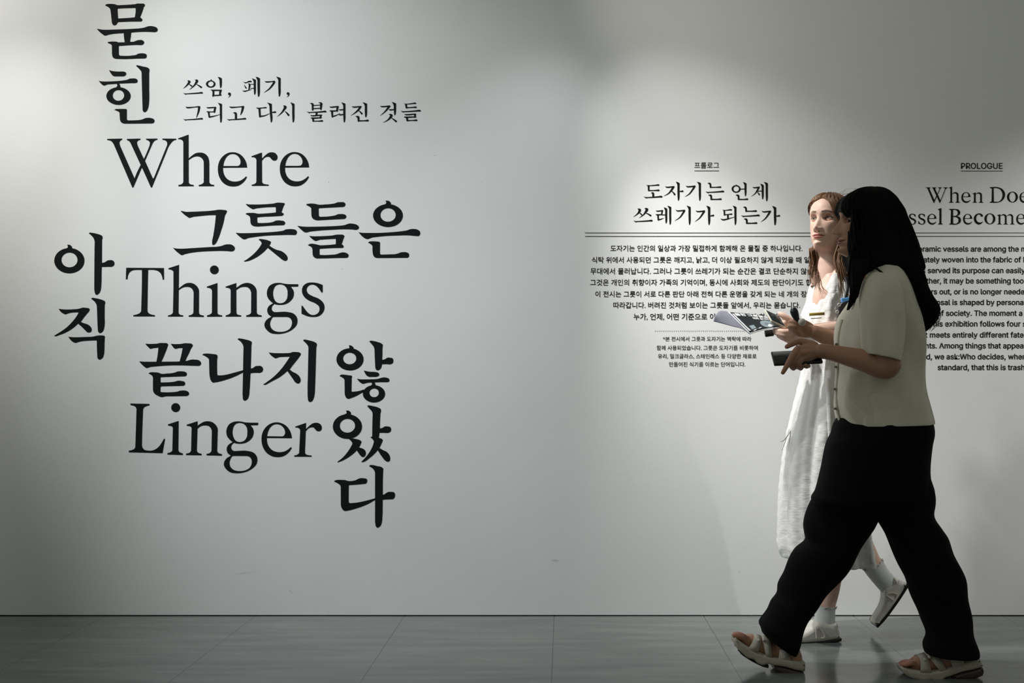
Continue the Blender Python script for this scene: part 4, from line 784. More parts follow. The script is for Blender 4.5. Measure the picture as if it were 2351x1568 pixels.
# hair
def hair_rib(v, t, p): return .0022*math.sin(23*t+14*p[2])+.0016*math.sin(41*t-22*p[2])+.0010*math.sin(67*t+31*p[2])
m = MB()
sec_loft(m, [(2001, 430, 2009, 430, YF, .012), (1975, 433.5, 2021, 434, YF, .045), (1958, 440, 2033, 441, YF, .064), (1941, 450, 2043, 450, YF, .078), (1930, 463, 2053, 462, YF, .087), (1926, 482, 2066, 484, YF, .093), (1929, 491, 2069, 492, YF, .094), (1940, 501, 2071, 500, YF, .095), (1943, 509, 2075, 510, YF, .096), (1941, 535, 2087, 535, YF, .096), (1940, 556, 2096, 555, YF, .096), (1941, 575, 2102, 575, YF, .097), (1944, 592, 2106, 592, YF, .10), (1950, 610, 2110, 610, YF, .104), (1958, 626, 2112, 622, YF, .09), (1985, 640, 2100, 632, YF, .05)], N=160, sub=5, n=3.9, disp=hair_rib)
sec_loft(m, [(2036, 606, 2108, 606, YF-.02, .09), (2052, 622, 2112, 622, YF-.03, .088), (2066, 640, 2117, 640, YF-.04, .082), (2078, 660, 2123, 660, YF-.05, .075), (2086, 682, 2135, 680, YF-.06, .068), (2092, 703, 2150, 700, YF-.065, .060), (2099, 720, 2153, 717, YF-.07, .05), (2109, 737, 2146, 737, YF-.07, .04), (2112, 751, 2134, 751, YF-.07, .025), (2116, 765, 2119, 765, YF-.07, .006)], N=96, sub=5, n=2.3, disp=hair_rib)
sec_loft(m, [(1950, 592, 1992, 592, YF-.085, .03), (1950, 610, 1996, 610, YF-.10, .03), (1950, 632, 1984, 632, YF-.125, .026), (1953, 655, 1976, 655, YF-.15, .02), (1953, 678, 1970, 678, YF-.155, .014), (1950, 696, 1960, 696, YF-.15, .008), (1946, 712, 1948, 712, YF-.145, .003)], N=40, sub=5, n=2.1, disp=hair_rib)
def pw(a, c, y): return tuple(PX(a, c, y+CD))
for (pth, n, s0, s1) in (([pw(2040, 460, YF-.05), pw(2070, 520, YF-.06), pw(2092, 590, YF-.07), pw(2112, 660, YF-.07), pw(2134, 700, YF-.07), pw(2140, 735, YF-.07), pw(2122, 762, YF-.07)], 46, .02, .034),
                         ([pw(2060, 480, YF), pw(2090, 560, YF), pw(2106, 620, YF-.02), pw(2122, 670, YF-.04), pw(2147, 702, YF-.06), pw(2148, 728, YF-.06)], 26, .012, .018),
                         ([pw(1968, 540, YF-.09), pw(1957, 590, YF-.095), pw(1955, 615, YF-.11), pw(1951, 640, YF-.13), pw(1960, 680, YF-.16), pw(1950, 712, YF-.15)], 22, .006, .012),
                         ([pw(1958, 480, YF-.085), pw(1966, 540, YF-.1), pw(1972, 590, YF-.105), pw(1968, 640, YF-.135), pw(1962, 690, YF-.16)], 22, .010, .014),
                         ([pw(1990, 600, YF-.1), pw(2020, 622, YF-.15), pw(2042, 636, YF-.18), pw(2058, 650, YF-.18)], 9, .003, .004)):
    strands(m, None, pth, n, s0, s1, .0016, wave=.006, freq=1.6)
for i in range(26):
    t = random.uniform(0, 1); a0 = (1960+t*85, 436+60*max(0, t-.5)); dx, dy = random.uniform(-10, 14), random.uniform(-8, -2)
    x0, y0 = a0; ptube(m, [(x0, y0+6, YF, .0005), (x0+dx*.5, y0+dy*.6, YF, .0004), (x0+dx*1.3, y0+dy*.4, YF, .0002)], N=4, sub=3, caps=False)
m.build('hair', HAIRB, A)
# the dark phone in her near hand
PHC = mat('black_phone_case', (.012, .012, .013), .35, .4); GLASS = mat('phone_glass', (.004, .004, .005), .06, .6)
def slab(name, c, ex, ey, ez, m, parent=None, bev=.004, seg=3):
    "bevelled box: centre and three half-extent vectors"
    o = obj(name, [c+sx*ex+sy*ey+sz*ez for sx in (-1, 1) for sy in (-1, 1) for sz in (-1, 1)], [(0, 1, 3, 2), (4, 6, 7, 5), (0, 4, 5, 1), (2, 3, 7, 6), (0, 2, 6, 4), (1, 5, 7, 3)], m, parent)
    bm = bmesh.new(); bm.from_mesh(o.data); bmesh.ops.recalc_face_normals(bm, faces=bm.faces)
    if bev: bmesh.ops.bevel(bm, geom=list(bm.edges), offset=bev, segments=seg, profile=.5, affect='EDGES')
    bm.to_mesh(o.data); bm.free(); o.data.polygons.foreach_set('use_smooth', [bev > 0]*len(o.data.polygons)); return o
pc = PX(1829, 821, HY+.020+CD)
P1 = thing('phone', 'black smartphone in a dark case, held level in the dark-haired woman\'s near hand', 'phone', pc)
ex = Vector((.0765, .004, .004)); w = Vector((0, .029, .0205)); wz = ex.cross(w).normalized()*.0048
slab('phone_case', pc, ex, w, wz, PHC, P1, .0035)
slab('screen', pc-wz*1.02 if wz.y > 0 else pc+wz*1.02, ex*.95, w*.9, wz.normalized()*.0006, GLASS, P1, .0004, 1)
# ------------------------------------------------------------------ the fair woman in the white dress behind her
DRESS = mat('white_crinkled_cotton', (.78, .775, .755), .8, .2, bump=(70, .3, (.7, .7, 2.2)), sheen=.1)
HAIRW = mat('brown_hair', (.15, .072, .032), .45, .35, bump=(140, .3, (1, 1, .06)), var=(9, .35))
SOCK = mat('white_ribbed_sock', (.62, .64, .63), .85, .15, bump=(260, .3, (1, 1, .1)))
SHOE = mat('white_leather', (.60, .585, .53), .5, .35, var=(26, .12)); LACE = mat('shoelace', (.72, .64, .58), .7, .2)
GOLD = mat('gold_label', (.36, .25, .045), .35, .5); GREYST = mat('grey_label', (.22, .23, .24), .5, .3)
YR = -.38; DR = YR+CD
B = thing('person', 'woman with light brown hair and long white dress, looking up left, holding a booklet', 'person', (.95, YR, 0))
base_r = (.70, .47, .375)
RM = head_frame((0, 0, 0), -40, -9, 1) @ Matrix.Scale(.95, 4)
anchor = RM @ Vector((0, -.088, .003)); tgt = PX(1880, 496, DR-.07)
RM = Matrix.Translation(tgt-anchor) @ RM
hv, hf, hc = head_mesh(base_r, (.52, .16, .15), (.055, .028, .018), 1.0, .85, .8)
b = MB()
nk = RM @ Vector((0, .012, -.13)); nk2 = RM @ Vector((0, .012, -.16))
tube(b, [(*nk2, .036), (*PX(1903, 615, DR), .040), (*PX(1907, 640, DR), .056)], N=24)
tube(b, [(*PX(1907, 620, DR), .046), (*PX(1909, 643, DR), .062), (*PX(1910, 680, DR), .071), (*PX(1910, 706, DR), .080), (*PX(1908, 760, DR), .078), (*PX(1906, 830, DR), .080), (*PX(1908, 920, DR), .105), (*PX(1910, 990, DR), .10)], N=24)
for dy in (-.05, .05): tube(b, [(*PX(1909, 640, DR+dy), .035), (*PX(1909, 660, DR+dy), .060), (*PX(1910, 690, DR+dy), .072), (*PX(1908, 740, DR+dy), .070), (*PX(1906, 800, DR+dy), .06)], N=24)
# her right arm (towards the booklet, sleeved) and her left arm (bare forearm behind the other woman)
ptube(b, [(1903, 628, YR, .045), (1892, 648, YR+.04, .040), (1882, 670, YR+.06, .036), (1870, 705, YR+.05, .034), (1862, 736, YR+.02, .032), (1850, 752, YR-.02, .031), (1835, 752, YR-.07, .026), (1822, 750, YR-.10, .021)], N=18)
ptube(b, [(1910, 628, YR, .045), (1936, 645, YR-.06, .045), (1948, 690, YR-.09, .042), (1950, 735, YR-.10, .037), (1938, 757, YR-.11, .034), (1905, 758, YR-.135, .030), (1870, 760, YR-.15, .0255), (1842, 764, YR-.16, .0215)], N=18)
RY = YR-.115
for (kx, ky, dy) in ((1806, 737, -.004), (1803, 745, -.006), (1804, 753, -.002), (1809, 758, .006)):
    ptube(b, [(1824, 750, RY, .0165), (1815, (750+ky)/2, RY+dy, .0155), (kx, ky, RY+dy, .0125)], N=12)
for F in ([(1820, 742, RY-.008, .0135), (1808, 731, RY-.012, .0122), (1797, 724, RY-.010, .0112), (1789, 719, RY-.004, .0085)],
          [(1806, 737, RY-.004, .0112), (1799, 743, RY-.016, .0105), (1793, 751, RY-.018, .0098), (1790, 757, RY-.008, .0085)],
          [(1803, 745, RY-.006, .0112), (1796, 752, RY-.014, .0102), (1789, 757, RY-.006, .0094), (1783, 758, RY+.010, .0078)],
          [(1804, 753, RY-.002, .0108), (1798, 761, RY-.008, .0098), (1791, 764, RY+.002, .009), (1784, 763, RY+.016, .0075)],
          [(1809, 758, RY+.006, .0098), (1803, 767, RY+.002, .009), (1797, 769, RY+.010, .0082), (1790, 768, RY+.02, .007)]):
    ptube(b, F, N=12)
LY = YR-.165
for (kx, ky, dy) in ((1815, 762, -.006), (1814, 768, -.004), (1817, 774, .002), (1823, 778, .008)):
    ptube(b, [(1845, 764, LY, .0165), (1830, (764+ky)/2, LY+dy, .0155), (kx, ky, LY+dy, .0125)], N=12)
for F in ([(1815, 762, LY-.006, .0112), (1801, 762, LY-.010, .0104), (1788, 760, LY, .0096), (1777, 758, LY+.014, .0078)],
          [(1814, 768, LY-.004, .0112), (1801, 770, LY-.009, .0104), (1788, 766, LY, .0096), (1779, 764, LY+.014, .0078)],
          [(1817, 774, LY+.002, .0108), (1806, 778, LY-.004, .01), (1795, 775, LY+.004, .0092), (1787, 771, LY+.016, .0076)],
          [(1823, 778, LY+.008, .0098), (1815, 783, LY+.004, .009), (1806, 781, LY+.010, .0084), (1799, 777, LY+.02, .007)],
          [(1842, 757, LY, .0130), (1828, 752, LY-.004, .0112), (1815, 752, LY-.002, .0095)]):
    ptube(b, F, N=12)
# legs: her left leg stands (ankle under the hem), her right leg swings behind
SY, WY = YR-.035, YR+.075
ptube(b, [(1912, 960, YR-.06, .082), (1912, 1080, YR-.055, .070), (1912, 1200, YR-.045, .050), (1908, 1290, SY, .046), (1902, 1350, SY, .041), (1896, 1400, SY, .031), (1894, 1432, SY, .030)], N=18)
ptube(b, [(1894, 1432, SY, .030), (1897, 1448, SY, .026), (1882, 1454, SY-.003, .024), (1850, 1459, SY-.008, .019), (1815, 1463, SY-.012, .014)], N=14)
ptube(b, [(1914, 960, YR+.06, .080), (1930, 1090, YR+.065, .066), (1948, 1195, WY, .048), (1975, 1245, WY, .044), (2003, 1295, WY, .036), (2028, 1325, WY, .030), (2052, 1345, WY, .029)], N=18)
ptube(b, [(2052, 1345, WY, .026), (2056, 1358, WY, .022), (2038, 1384, WY, .017), (2022, 1408, WY, .012)], N=14)
bv, bf = remesh(b, .0029, 3); bc = np.ones((len(bv), 3))*np.array(base_r)
skin_object('body', [(xf(RM, hv), hf, hc), (bv, bf, bc)], SKIN, B)
eyes(RM, (-.08, -1, .12), B)
# dress
random.seed(3); PH = [random.uniform(0, 6.28) for _ in range(8)]
def dress_fold(v, t, p):
    g = min(1, max(0, (1.12-p[2])/.9)); a = .0035+.014*g; d = 0
    for k, (fq, w) in enumerate(((7, 1.), (11, .8), (17, .5), (26, .3))): d += w*math.sin(fq*t+PH[k]+1.3*math.sin(p[2]*3+PH[k+4]))
    cr = .0007*math.sin(p[2]*190+3*math.sin(9*t)+PH[1])+.0007*math.sin(p[2]*120+5*math.sin(5*t))
    return a*d*.55+cr
def dress_rows(R0, caps):
    v = []; N = 220; rows = crm(R0, 7)
    for i, s in enumerate(rows):
        d = s[4]+CD; L = np.array(PX(s[0], s[1], d)); Rr = np.array(PX(s[2], s[3], d)); c = (L+Rr)/2; h = (Rr-L)/2; vv = i/(len(rows)-1)
        for j in range(N):
            t = 2*math.pi*j/N; o = h*math.cos(t)+np.array((0, s[5]*math.sin(t), 0)); p = c+o
            # V neck: the top edge dips where she faces (towards the camera's left)
            fd = math.atan2(math.sin(t), math.cos(t)); w = math.exp(-((((fd+2.45+math.pi) % (2*math.pi))-math.pi)/.30)**2); top = max(0, 1-i/10)
            p = p+np.array((0, 0, -.088*w*top))
            p = p+o/np.linalg.norm(o)*(dress_fold(vv, t, p)*(1 if vv > .1 else .4)); v.append(p)
    return v, grid_faces(len(rows), N, caps)
m = MB()
v, f = dress_rows([(1876, 634, 1938, 634, YR, .115), (1868, 655, 1944, 655, YR, .122), (1862, 680, 1948, 680, YR, .126), (1850, 706, 1950, 706, YR, .128), (1846, 728, 1950, 728, YR, .128), (1848, 760, 1950, 760, YR, .128), (1851, 800, 1952, 800, YR, .122), (1846, 850, 1956, 850, YR, .135), (1830, 924, 1963, 924, YR, .158), (1818, 976, 1969, 976, YR, .17), (1808, 1022, 1975, 1022, YR, .178), (1802, 1068, 1980, 1068, YR, .186),
                   (1797, 1114, 1985, 1114, YR, .192), (1794, 1166, 1989, 1166, YR, .198), (1793, 1222, 1995, 1222, YR, .203), (1793, 1256, 2000, 1258, YR, .206), (1800, 1278, 2006, 1292, YR, .208)], (False, False))
m.add(v, f); D = m.build('dress', DRESS, B)
so = D.modifiers.new('cloth', 'SOLIDIFY'); so.thickness = .003; so.offset = -1
def sl_fold(v, t, p): return .004*math.sin(4*t+p[2]*40)+.003*math.sin(9*t-p[2]*25)
m = MB(); sec_loft(m, [(1884, 626, 1912, 630, YR+.035, .034), (1869, 645, 1902, 652, YR+.055, .054), (1856, 674, 1892, 685, YR+.065, .056), (1848, 702, 1884, 712, YR+.055, .055), (1843, 724, 1878, 738, YR+.03, .053), (1846, 729, 1874, 742, YR+.03, .047)], N=48, sub=6, disp=sl_fold, caps=(True, False)); fixn(m.build('sleeve', DRESS, D))
m = MB(); sec_loft(m, [(1905, 632, 1936, 632, YR-.04, .03), (1912, 650, 1954, 650, YR-.075, .05), (1922, 690, 1966, 690, YR-.09, .052), (1925, 722, 1970, 724, YR-.10, .05)], N=40, sub=5, disp=sl_fold, caps=(True, False)); fixn(m.build('sleeve', DRESS, D))
# ties, button trim and pleated back hem ruffle
m = MB(); ptube(m, [(1816, 985, YR-.02, .003), (1808, 1000, YR-.03, .0028), (1800, 1010, YR-.03, .0025), (1792, 1014, YR-.03, .0015)], N=6); ptube(m, [(1812, 985, YR-.01, .003), (1802, 1014, YR-.02, .0026), (1795, 1034, YR-.02, .0015)], N=6); m.build('tie_string', DRESS, D)
m = MB(); ptube(m, [(1901, 870, YR-.145, .007), (1903, 930, YR-.168, .008), (1906, 1000, YR-.185, .008), (1908, 1060, YR-.195, .008)], N=10, flat=((0, 1, 0), .5)); ptube(m, [(1992, 1236, YR-.16, .007), (1997, 1262, YR-.165, .0075), (2001, 1292, YR-.168, .008)], N=10); m.build('button_trim', DRESS, D)
m = MB(); c1 = PX(1875.5, 721, DR-.155); slab_args = None
q = Vector((.0285, .006, .002))
bd = slab('badge', c1, q, Vector((0, .001, .0052)), Vector((0, -.0012, 0)), GOLD, D, .0005, 1); slab('badge', PX(1874, 730.5, DR-.155), q*.7, Vector((0, .0005, .0014)), Vector((0, -.0012, 0)), GREYST, D, .0003, 1)
bd['label'] = 'gold strip on the dress front'
# socks and shoes
def sock(pts, n, par):
    m = MB(); R = crm(pts, 6); v = []; N = 72
    for i, s in enumerate(R):
        c = PX(s[0], s[1], s[2]+CD); t = np.array(R[min(i+1, len(R)-1)][:2])-np.array(R[max(i-1, 0)][:2]); t = t/np.linalg.norm(t); u = Vector((-t[1]*-1, 0, 0))
        ax = Vector((t[0], 0, -t[1])); u = Vector((ax.z, 0, -ax.x))
        for j in range(N):
            a = 2*math.pi*j/N; ruf = (.0045*math.sin(9*a) if i < 2 else 0); rib = .0008*math.sin(36*a)
            r = s[3]+rib+(.003 if i < 2 else 0); p = c+u*math.cos(a)*r+Vector((0, 1, 0))*math.sin(a)*r*.88+ax*ruf; v.append(p)
    m.add(v, grid_faces(len(R), N, (False, True))); o = m.build('sock', SOCK, par); z = o.modifiers.new('knit', 'SOLIDIFY'); z.thickness = .002; return o
sock([(1896, 1391, SY, .0375), (1895.5, 1396, SY, .036), (1895, 1404, SY, .0355), (1894, 1416, SY, .037), (1892, 1430, SY, .038), (1891, 1442, SY, .037)], 0, B)
sock([(2004, 1296, WY, .0405), (2008, 1303, WY, .040), (2018, 1318, WY, .0375), (2032, 1334, WY, .0375), (2044, 1348, WY, .037)], 0, B)
def shoe(T, y, yaw):
    d = y+CD; q = lambda l: outline_px([T(p) for p in l], d); r = thing_part('shoe', B); h = PX(*T((1905, 1455)), d)
    M = Matrix.Translation(h) @ Matrix.Rotation(math.radians(yaw), 4, 'Z') @ Matrix.Translation(-h)
    def done(m, name, mt):
        m.v = [tuple(M @ Vector(p)) for p in m.v]; return m.build(name, mt, r)
    tp = lambda p: 1.0
    m = MB(); profile_solid(m, q([(1922, 1464), (1922, 1452), (1918, 1436), (1914, 1424), (1905, 1428), (1890, 1427), (1876, 1423), (1868, 1424), (1858, 1432), (1845, 1441), (1826, 1448), (1805, 1451), (1786, 1454), (1776, 1460), (1774, 1467), (1800, 1470), (1850, 1470), (1890, 1468)]), y, .040, .016); done(m, 'upper', SHOE)
    m = MB(); profile_solid(m, q([(1923, 1460), (1923, 1467), (1890, 1470.5), (1850, 1473), (1800, 1473.5), (1774, 1471), (1773, 1466), (1800, 1468.5), (1850, 1468.5), (1890, 1465)]), y, .0435, .004); done(m, 'shoe_sole', OUTSOLE)
    m = MB(); sgn = -.034
    for k in range(5):
        a = PX(*T((1851+k*6, 1441-k*4.2)), d); e = PX(*T((1866+k*4.5, 1448-k*4)), d)
        tube(m, [(a.x, y+.0, a.z+.004, .0022), ((a.x+e.x)/2, y-.022, (a.z+e.z)/2+.006, .0022), (e.x, y-.037, e.z, .0022)], N=6, sub=3)
    for L in ([(1862, 1432), (1862, 1445), (1863, 1458)], [(1865, 1430), (1876, 1440), (1882, 1452), (1880, 1457), (1873, 1458)]):
        tube(m, [(*PX(*T(p), d)[:1], y-.043, PX(*T(p), d).z, .0019) for p in L], N=6, sub=5)
    done(m, 'shoelace', LACE)
shoe(lambda p: p, SY, 8)
def T_swing(p):
    a = math.radians(-52); qx, qy = p[0]-1905, p[1]-1440; k = .80
    return (2054+k*(math.cos(a)*qx-math.sin(a)*qy), 1338+k*(math.sin(a)*qx+math.cos(a)*qy))
shoe(T_swing, WY, 0)
# hair: a cap that follows the skull outside the face, then long waves
def hair_cap(M):
    z = np.concatenate([np.linspace(-.115, .04, 60)[:-1], np.linspace(.04, .1048, 50)]); a = np.linspace(0, 2*math.pi, 241)[:-1]; a = np.where(a > math.pi, a-2*math.pi, a)
    Z, A = np.meshgrid(z, a, indexing='ij'); f, bk, w = sinterp(Z, FRONT), sinterp(Z, BACK), sinterp(Z, WIDE)
    w = np.maximum(w, interp(Z, [(-.12, .068), (-.06, .072), (0, .074)])*(Z < 0)); bk = np.maximum(bk, .088*(Z < .02))
    eg = sinterp(Z, EGG); X = w*np.sin(A)*(1-eg*np.clip(np.cos(A), 0, 1)); Y = -((f-bk)/2+(f+bk)/2*np.cos(A)); n = np.stack([X, Y+.01, Z*.8], -1); n /= np.linalg.norm(n, axis=-1, keepdims=True)
    edge = interp(Z, [(-.12, 1.62), (-.05, 1.50), (0, 1.36), (.03, 1.18), (.05, .92), (.064, .52), (.073, .12), (.078, -.3), (.11, -1)])
    edge = edge+.22*(A < 0)*np.clip((.05-Z)/.04, 0, 1)
    t = np.clip((np.abs(A)-edge)/.55, 0, 1); q = np.clip((np.abs(A)-edge+.10)/.10, 0, 1)
    rib = .0016*np.sin(A*34+Z*60)+.0012*np.sin(A*71-Z*40)+.0009*np.sin(A*120)
    part = -.004*np.exp(-(X/.006)**2)*(Z > .06)
    off = -.022+q*(.0195+.0145*np.sqrt(t)+(rib+part)*np.minimum(1, t*3))
    V = np.stack([X, Y, Z], -1)+n*off[..., None]; nr, nc = Z.shape
    return xf(M, V.reshape(-1, 3)), [q[::-1] for q in grid_faces(nr, nc, (False, True))]
m = MB(); v, f = hair_cap(RM); m.add(v, f)
L3 = lambda x, y, z: tuple(RM @ Vector((x, y, z)))
pr = lambda a, c, y: tuple(PX(a, c, y+CD))
strands(m, None, [L3(-.05, .045, .02), L3(-.062, .04, -.05), L3(-.062, .02, -.09), pr(1866, 572, YR-.03), pr(1867, 600, YR-.03), pr(1864, 630, YR-.04), pr(1868, 660, YR-.05)], 70, .010, .016, .0016, wave=.007, freq=2.2, jit=.35)
strands(m, None, [L3(-.05, .05, .02), L3(-.06, .05, -.06), pr(1874, 578, YR), pr(1876, 605, YR-.02), pr(1872, 635, YR-.05), pr(1876, 668, YR-.1)], 50, .010, .014, .0016, wave=.007, freq=2.2, jit=.35)
strands(m, None, [L3(.060, -.05, .05), L3(.079, -.03, .0), L3(.082, -.02, -.05), pr(1925, 590, YR-.09), pr(1930, 620, YR-.11), pr(1936, 655, YR-.12), pr(1940, 690, YR-.125)], 110, .012, .022, .0018, wave=.006, freq=1.8, jit=.25)
strands(m, None, [L3(.05, .06, .05), L3(.07, .07, -.04), pr(1935, 590, YR-.02), pr(1945, 640, YR), pr(1948, 690, YR+.02)], 110, .03, .05, .002, wave=.006, freq=1.5, jit=.2)
strands(m, None, [L3(-.03, .09, .05), L3(-.04, .10, -.04), pr(1915, 590, YR+.1), pr(1920, 640, YR+.13), pr(1920, 690, YR+.14)], 90, .03, .045, .002, wave=.006, freq=1.5, jit=.2)
strands(m, None, [pr(1880, 640, YR-.13), pr(1886, 665, YR-.145), pr(1900, 680, YR-.15)], 7, .008, .02, .0007, wave=.01, freq=1.2)
# combed strands lying on the cap, from the parting and hairline towards the nape
def capp(z, a, o):
    f, bk, w, eg = (float(sinterp(z, t)) for t in (FRONT, BACK, WIDE, EGG)); x = w*math.sin(a)*(1-eg*max(0, math.cos(a))); y = -((f-bk)/2+(f+bk)/2*math.cos(a))
    n = Vector((x, y+.01, z*.8)).normalized(); return tuple(RM @ (Vector((x, y, z))+n*o))
for i in range(190):
    sg = random.choice((-1, 1)); z0 = random.uniform(.03, .098); e0 = float(interp(z0, [(0, 1.36), (.03, 1.18), (.05, .92), (.064, .52), (.073, .14), (.078, .05), (.11, .05)])); a0 = e0+random.uniform(.0, .35)+max(0, z0-.075)*random.uniform(0, 60)*.5
    zz, aa = z0, a0; P = []; l = random.uniform(.6, 1)
    for k in range(7):
        u = k/6*l; P.append((*capp(z0+((-.05 if sg > 0 else .0)-z0)*u**1.25, sg*min(2.9, a0+(.95+.9*(sg < 0))*u**.8), .0035+.0095*min(1, u*3)+random.uniform(-.0005, .0008)), .0013*(1-.5*u)))
    tube(m, P, N=5, sub=2, caps=False)
for i in range(9):
    a0 = L3(random.uniform(-.02, .05), random.uniform(-.02, .05), .112); a1 = Vector(a0)+Vector((random.uniform(-.01, .03), 0, random.uniform(.004, .016))); a2 = a1+Vector((random.uniform(.01, .04), 0, random.uniform(-.012, .006)))
    tube(m, [(*(Vector(a0)-Vector((0, 0, .01))), .0005), (*a1, .0004), (*a2, .0002)], N=4, sub=3, caps=False)
m.build('hair', HAIRW, B)
# shoulder bag
BAGM = mat('black_leather', (.010, .010, .012), .4, .4); CHROME = mat('chrome', (.7, .7, .7), .15, .6); BLUE = mat('sky_blue_cloth', (.10, .33, .72), .6, .3)
G1 = thing('shoulder_bag', 'small black bag with silver rings and a sky-blue tag at the white-dressed woman\'s side', 'bag', pr(1945, 720, YR-.19))
m = MB(); profile_solid(m, outline_px([(1922, 707), (1926, 697), (1938, 690), (1965, 690), (1985, 700), (1985, 735), (1965, 745), (1938, 742), (1926, 730)], YR-.19+CD), YR-.19, .025, .010); m.build('bag_body', BAGM, G1)
m = MB(); profile_solid(m, outline_px([(1930, 685), (1948, 683), (1952, 694), (1940, 699), (1931, 696)], YR-.20+CD), YR-.205, .008, .003); t = m.build('tag', BLUE, G1); t['label'] = 'sky-blue tag'
for (a, c) in ((1926, 700), (1922, 716)):
    m = MB(); p = PX(a, c, YR-.21+CD); tube(m, [(p.x+.005*math.cos(k*.7), p.y-.002, p.z+.005*math.sin(k*.7), .0016) for k in range(10)], N=8, sub=2); m.build('ring', CHROME, G1)
m = MB(); ptube(m, [(1940, 692, YR-.185, .006), (1946, 660, YR-.17, .006), (1940, 634, YR-.12, .006), (1930, 622, YR-.04, .006), (1940, 640, YR+.06, .006), (1955, 690, YR-.0, .006), (1965, 700, YR-.17, .006)], N=8, flat=((0, 1, 0), .5)); m.build('bag_strap', BAGM, G1)
# booklet, white phone, small dark device
PAPER = mat('glossy_black_print', (.012, .015, .017), .25, .5); WHITEP = mat('white_paper', (.72, .74, .74), .5, .3); PIC = mat('grey_blue_print', (.20, .25, .27), .3, .4)
def stripe_mat():
    m = mat('grey_striped_print', (.2, .2, .24), .35, .4); nt = m.node_tree; bs = nt.nodes['Principled BSDF']; at = nt.nodes.new('ShaderNodeAttribute'); at.attribute_name = 'uvc'
    sp = nt.nodes.new('ShaderNodeSeparateXYZ'); nt.links.new(at.outputs['Vector'], sp.inputs[0])
    w = nt.nodes.new('ShaderNodeMath'); w.operation = 'MULTIPLY'; w.inputs[1].default_value = 120; nt.links.new(sp.outputs[1], w.inputs[0])
    s = nt.nodes.new('ShaderNodeMath'); s.operation = 'SINE'; nt.links.new(w.outputs[0], s.inputs[0])
    g = nt.nodes.new('ShaderNodeMath'); g.operation = 'GREATER_THAN'; g.inputs[1].default_value = .35; nt.links.new(s.outputs[0], g.inputs[0])
    x = nt.nodes.new('ShaderNodeMix'); x.data_type = 'RGBA'; nt.links.new(g.outputs[0], x.inputs[0]); x.inputs[6].default_value = (.27, .27, .33, 1); x.inputs[7].default_value = (.10, .11, .14, 1)
    nt.links.new(x.outputs[2], bs.inputs['Base Color']); return m
BK = YR-.105
def bp(px, py, dy=0.0): return PX(px, py, BK+dy+CD)
K = thing('booklet', 'open booklet, one page black and one striped grey, in the fair woman\'s hands', 'booklet', bp(1715, 742))
# right page: a gently bent quad; u along the top edge, v down
A0, B0, C0, D0 = bp(1671, 716.5, .03), bp(1786, 731, .02), bp(1793, 750, -.06), bp(1721, 767, -.06)
def page(u, v, lift=0):
    p = (A0*(1-u)+B0*u)*(1-v)+(D0*(1-u)+C0*u)*v; n = (B0-A0).cross(D0-A0).normalized(); n = n if n.z > 0 else -n
    return p+n*(lift+.004*math.sin(u*math.pi))
def patch(name, pts_uv, mt, lift, par, n=1):
    m = MB(); tri = geometry.tessellate_polygon([[Vector((a, c, 0)) for a, c in pts_uv]]); m.add([page(a, c, lift) for a, c in pts_uv], [tuple(t) for t in tri]); return fixn(m.build(name, mt, par, False))
def pgrid(name, mt, lo, hi, lift, th, par):
    m = MB(); N = 12; v = []
    for L in (lift, lift-th):
        for i in range(N+1):
            for j in range(N+1): v.append(page(lo[0]+(hi[0]-lo[0])*i/N, lo[1]+(hi[1]-lo[1])*j/N, L))
    f = []; k = (N+1)**2
    for i in range(N):
        for j in range(N):
            a = i*(N+1)+j; f += [(a, a+1, a+N+2, a+N+1), (k+a, k+a+N+1, k+a+N+2, k+a+1)]
    rim = [i*(N+1) for i in range(N+1)]+[N*(N+1)+j for j in range(1, N+1)]+[i*(N+1)+N for i in range(N-1, -1, -1)]+[j for j in range(N-1, 0, -1)]
    for i in range(len(rim)): a, c = rim[i], rim[(i+1) % len(rim)]; f.append((a, c, c+k, a+k))
    m.add(v, f); return fixn(m.build(name, mt, par, True))
R1 = pgrid('cover_page', WHITEP, (0, 0), (1, 1), 0, .0016, K)
pgrid('black_print', PAPER, (.035, .0), (1, .955), .0005, .0003, R1)
def lettering_print():
    m = MB()
    for row, (body, u0, u1, v0, v1) in enumerate((('묻힌 그릇들은', .10, .80, .03, .17), ('아직 끝나지 않았다', .42, .99, .20, .36))):
        v, f = text_mesh(body, .035); lo, hi = v.min(0), v.max(0)
        m.add([page(u0+(u1-u0)*(a[0]-lo[0])/(hi[0]-lo[0]), v1-(v1-v0)*(a[1]-lo[1])/(hi[1]-lo[1]), .0009) for a in v], f)
    return m.build('printed_title', WHITEP, R1, False)
lettering_print()
patch('bowl_picture', [(.66+.17*math.cos(a), .66+.26*math.sin(a)) for a in np.linspace(0, 6.28, 29)[:-1]], PIC, .0009, R1)
patch('bowl_picture', [(.73+.085*math.cos(a), .80+.10*math.sin(a)) for a in np.linspace(0, 6.28, 25)[:-1]], WHITEP, .0012, R1)
patch('printed_panel', [(.17, .68), (.30, .66), (.30, .83), (.17, .85)], PIC, .0009, R1); patch('printed_panel', [(.18, .90), (.44, .82), (.44, .85), (.18, .93)], WHITEP, .0009, R1)
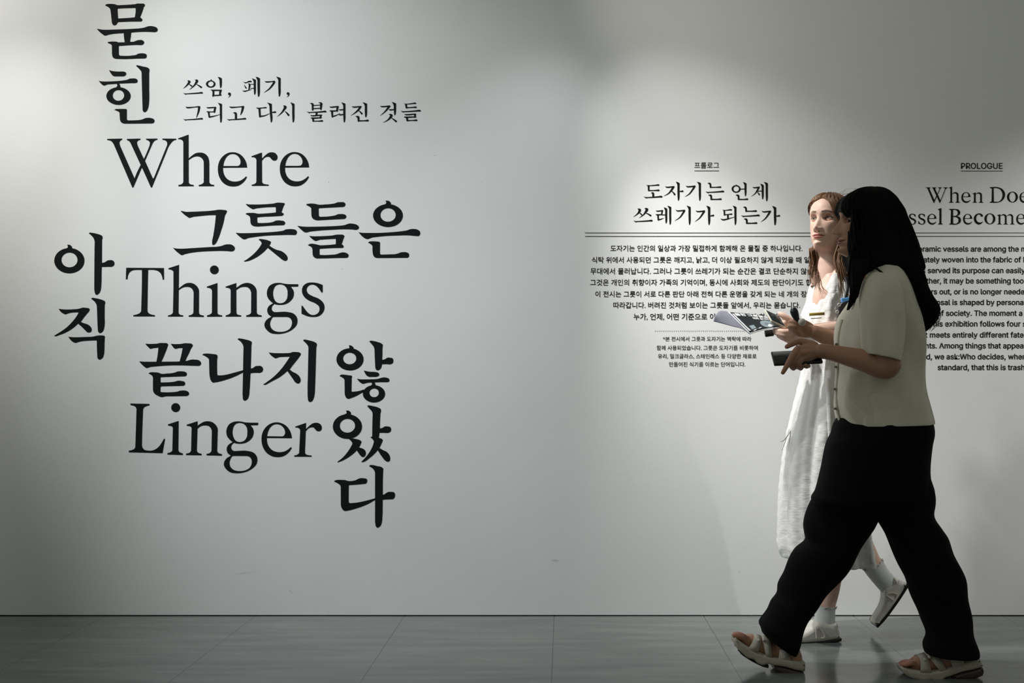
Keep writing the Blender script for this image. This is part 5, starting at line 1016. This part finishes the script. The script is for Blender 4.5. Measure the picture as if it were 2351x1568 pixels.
# left page: curls up and over to the left
m = MB(); v = []; uv = []; NU, NV = 20, 14
top = crm([(1671, 716.5, .03), (1664, 714.5, .035), (1656, 714, .02), (1649, 716.5, -.005), (1643, 724, -.02)], 5); bot = crm([(1721, 767, -.06), (1703, 755, -.055), (1684, 750, -.05), (1662, 744, -.04), (1638, 738, -.025)], 5)
for i in range(len(top)):
    for j in range(NV+1):
        s = j/NV; a, c = top[i], bot[i]; p = bp(*(a*(1-s)+c*s)); v.append(p+Vector((0, -.004*math.sin(s*math.pi), .006*math.sin(s*math.pi)*i/20))); uv.append((i/20, s, 0))
f = [(i*(NV+1)+j, i*(NV+1)+j+1, (i+1)*(NV+1)+j+1, (i+1)*(NV+1)+j) for i in range(len(top)-1) for j in range(NV)]
m.add(v, f); o = m.build('striped_page', stripe_mat(), K); at = o.data.attributes.new('uvc', 'FLOAT_VECTOR', 'POINT'); at.data.foreach_set('vector', np.array(uv).ravel())
z = o.modifiers.new('paper', 'SOLIDIFY'); z.thickness = .0012
# white phone lying on the booklet
pa, pb_, pc_ = bp(1756, 713, -.035), bp(1787, 727, -.03), bp(1771, 738, -.065)
ex = (pb_-pa)/2; ey = (pc_-pa)/2; cen = pa+ex+ey; ez = ex.cross(ey).normalized(); ez = ez if ez.z > 0 else -ez
P2 = thing('phone', 'white-cased smartphone with dark screen lying on the open booklet', 'phone', cen)
slab('phone_case', cen, ex*1.08, ey*1.08, ez*.0045, mat('cream_phone_case', (.62, .60, .50), .4, .4), P2, .003); slab('screen', cen+ez*.0046, ex*.96, ey*.94, ez*.0006, mat('dark_screen', (.012, .02, .02), .08, .6), P2, .0003, 1)
# dark object under the booklet corner and the handled device above the hands
P3 = tag(slab('lens_cap', bp(1766, 765, -.03), Vector((.016, .002, .002)), Vector((0, .012, .0085)), Vector((0, -.004, .005)), BAGM, None, .003), 'small black object held under the booklet\'s right lower corner', 'lens cap')
P4 = thing('pocket_fan', 'small dark device with a round white end in the dark-haired woman\'s far hand', 'device', pr(1836, 733, GY-.02))
m = MB(); ptube(m, [(1835, 741, GY-.022, .0075), (1830, 733, GY-.022, .009), (1826, 724, GY-.020, .0125), (1823, 715, GY-.018, .0135), (1822, 711, GY-.018, .0115)], N=18); m.build('fan_handle', mat('navy_plastic', (.008, .013, .022), .35, .4), P4)
m = MB(); ptube(m, [(1841, 739, GY-.034, .0105), (1841.5, 739.5, GY-.040, .0128), (1842, 740, GY-.047, .0118)], N=24, sub=3); m.build('fan_cap', mat('off_white_plastic', (.52, .50, .44), .5, .4), P4)
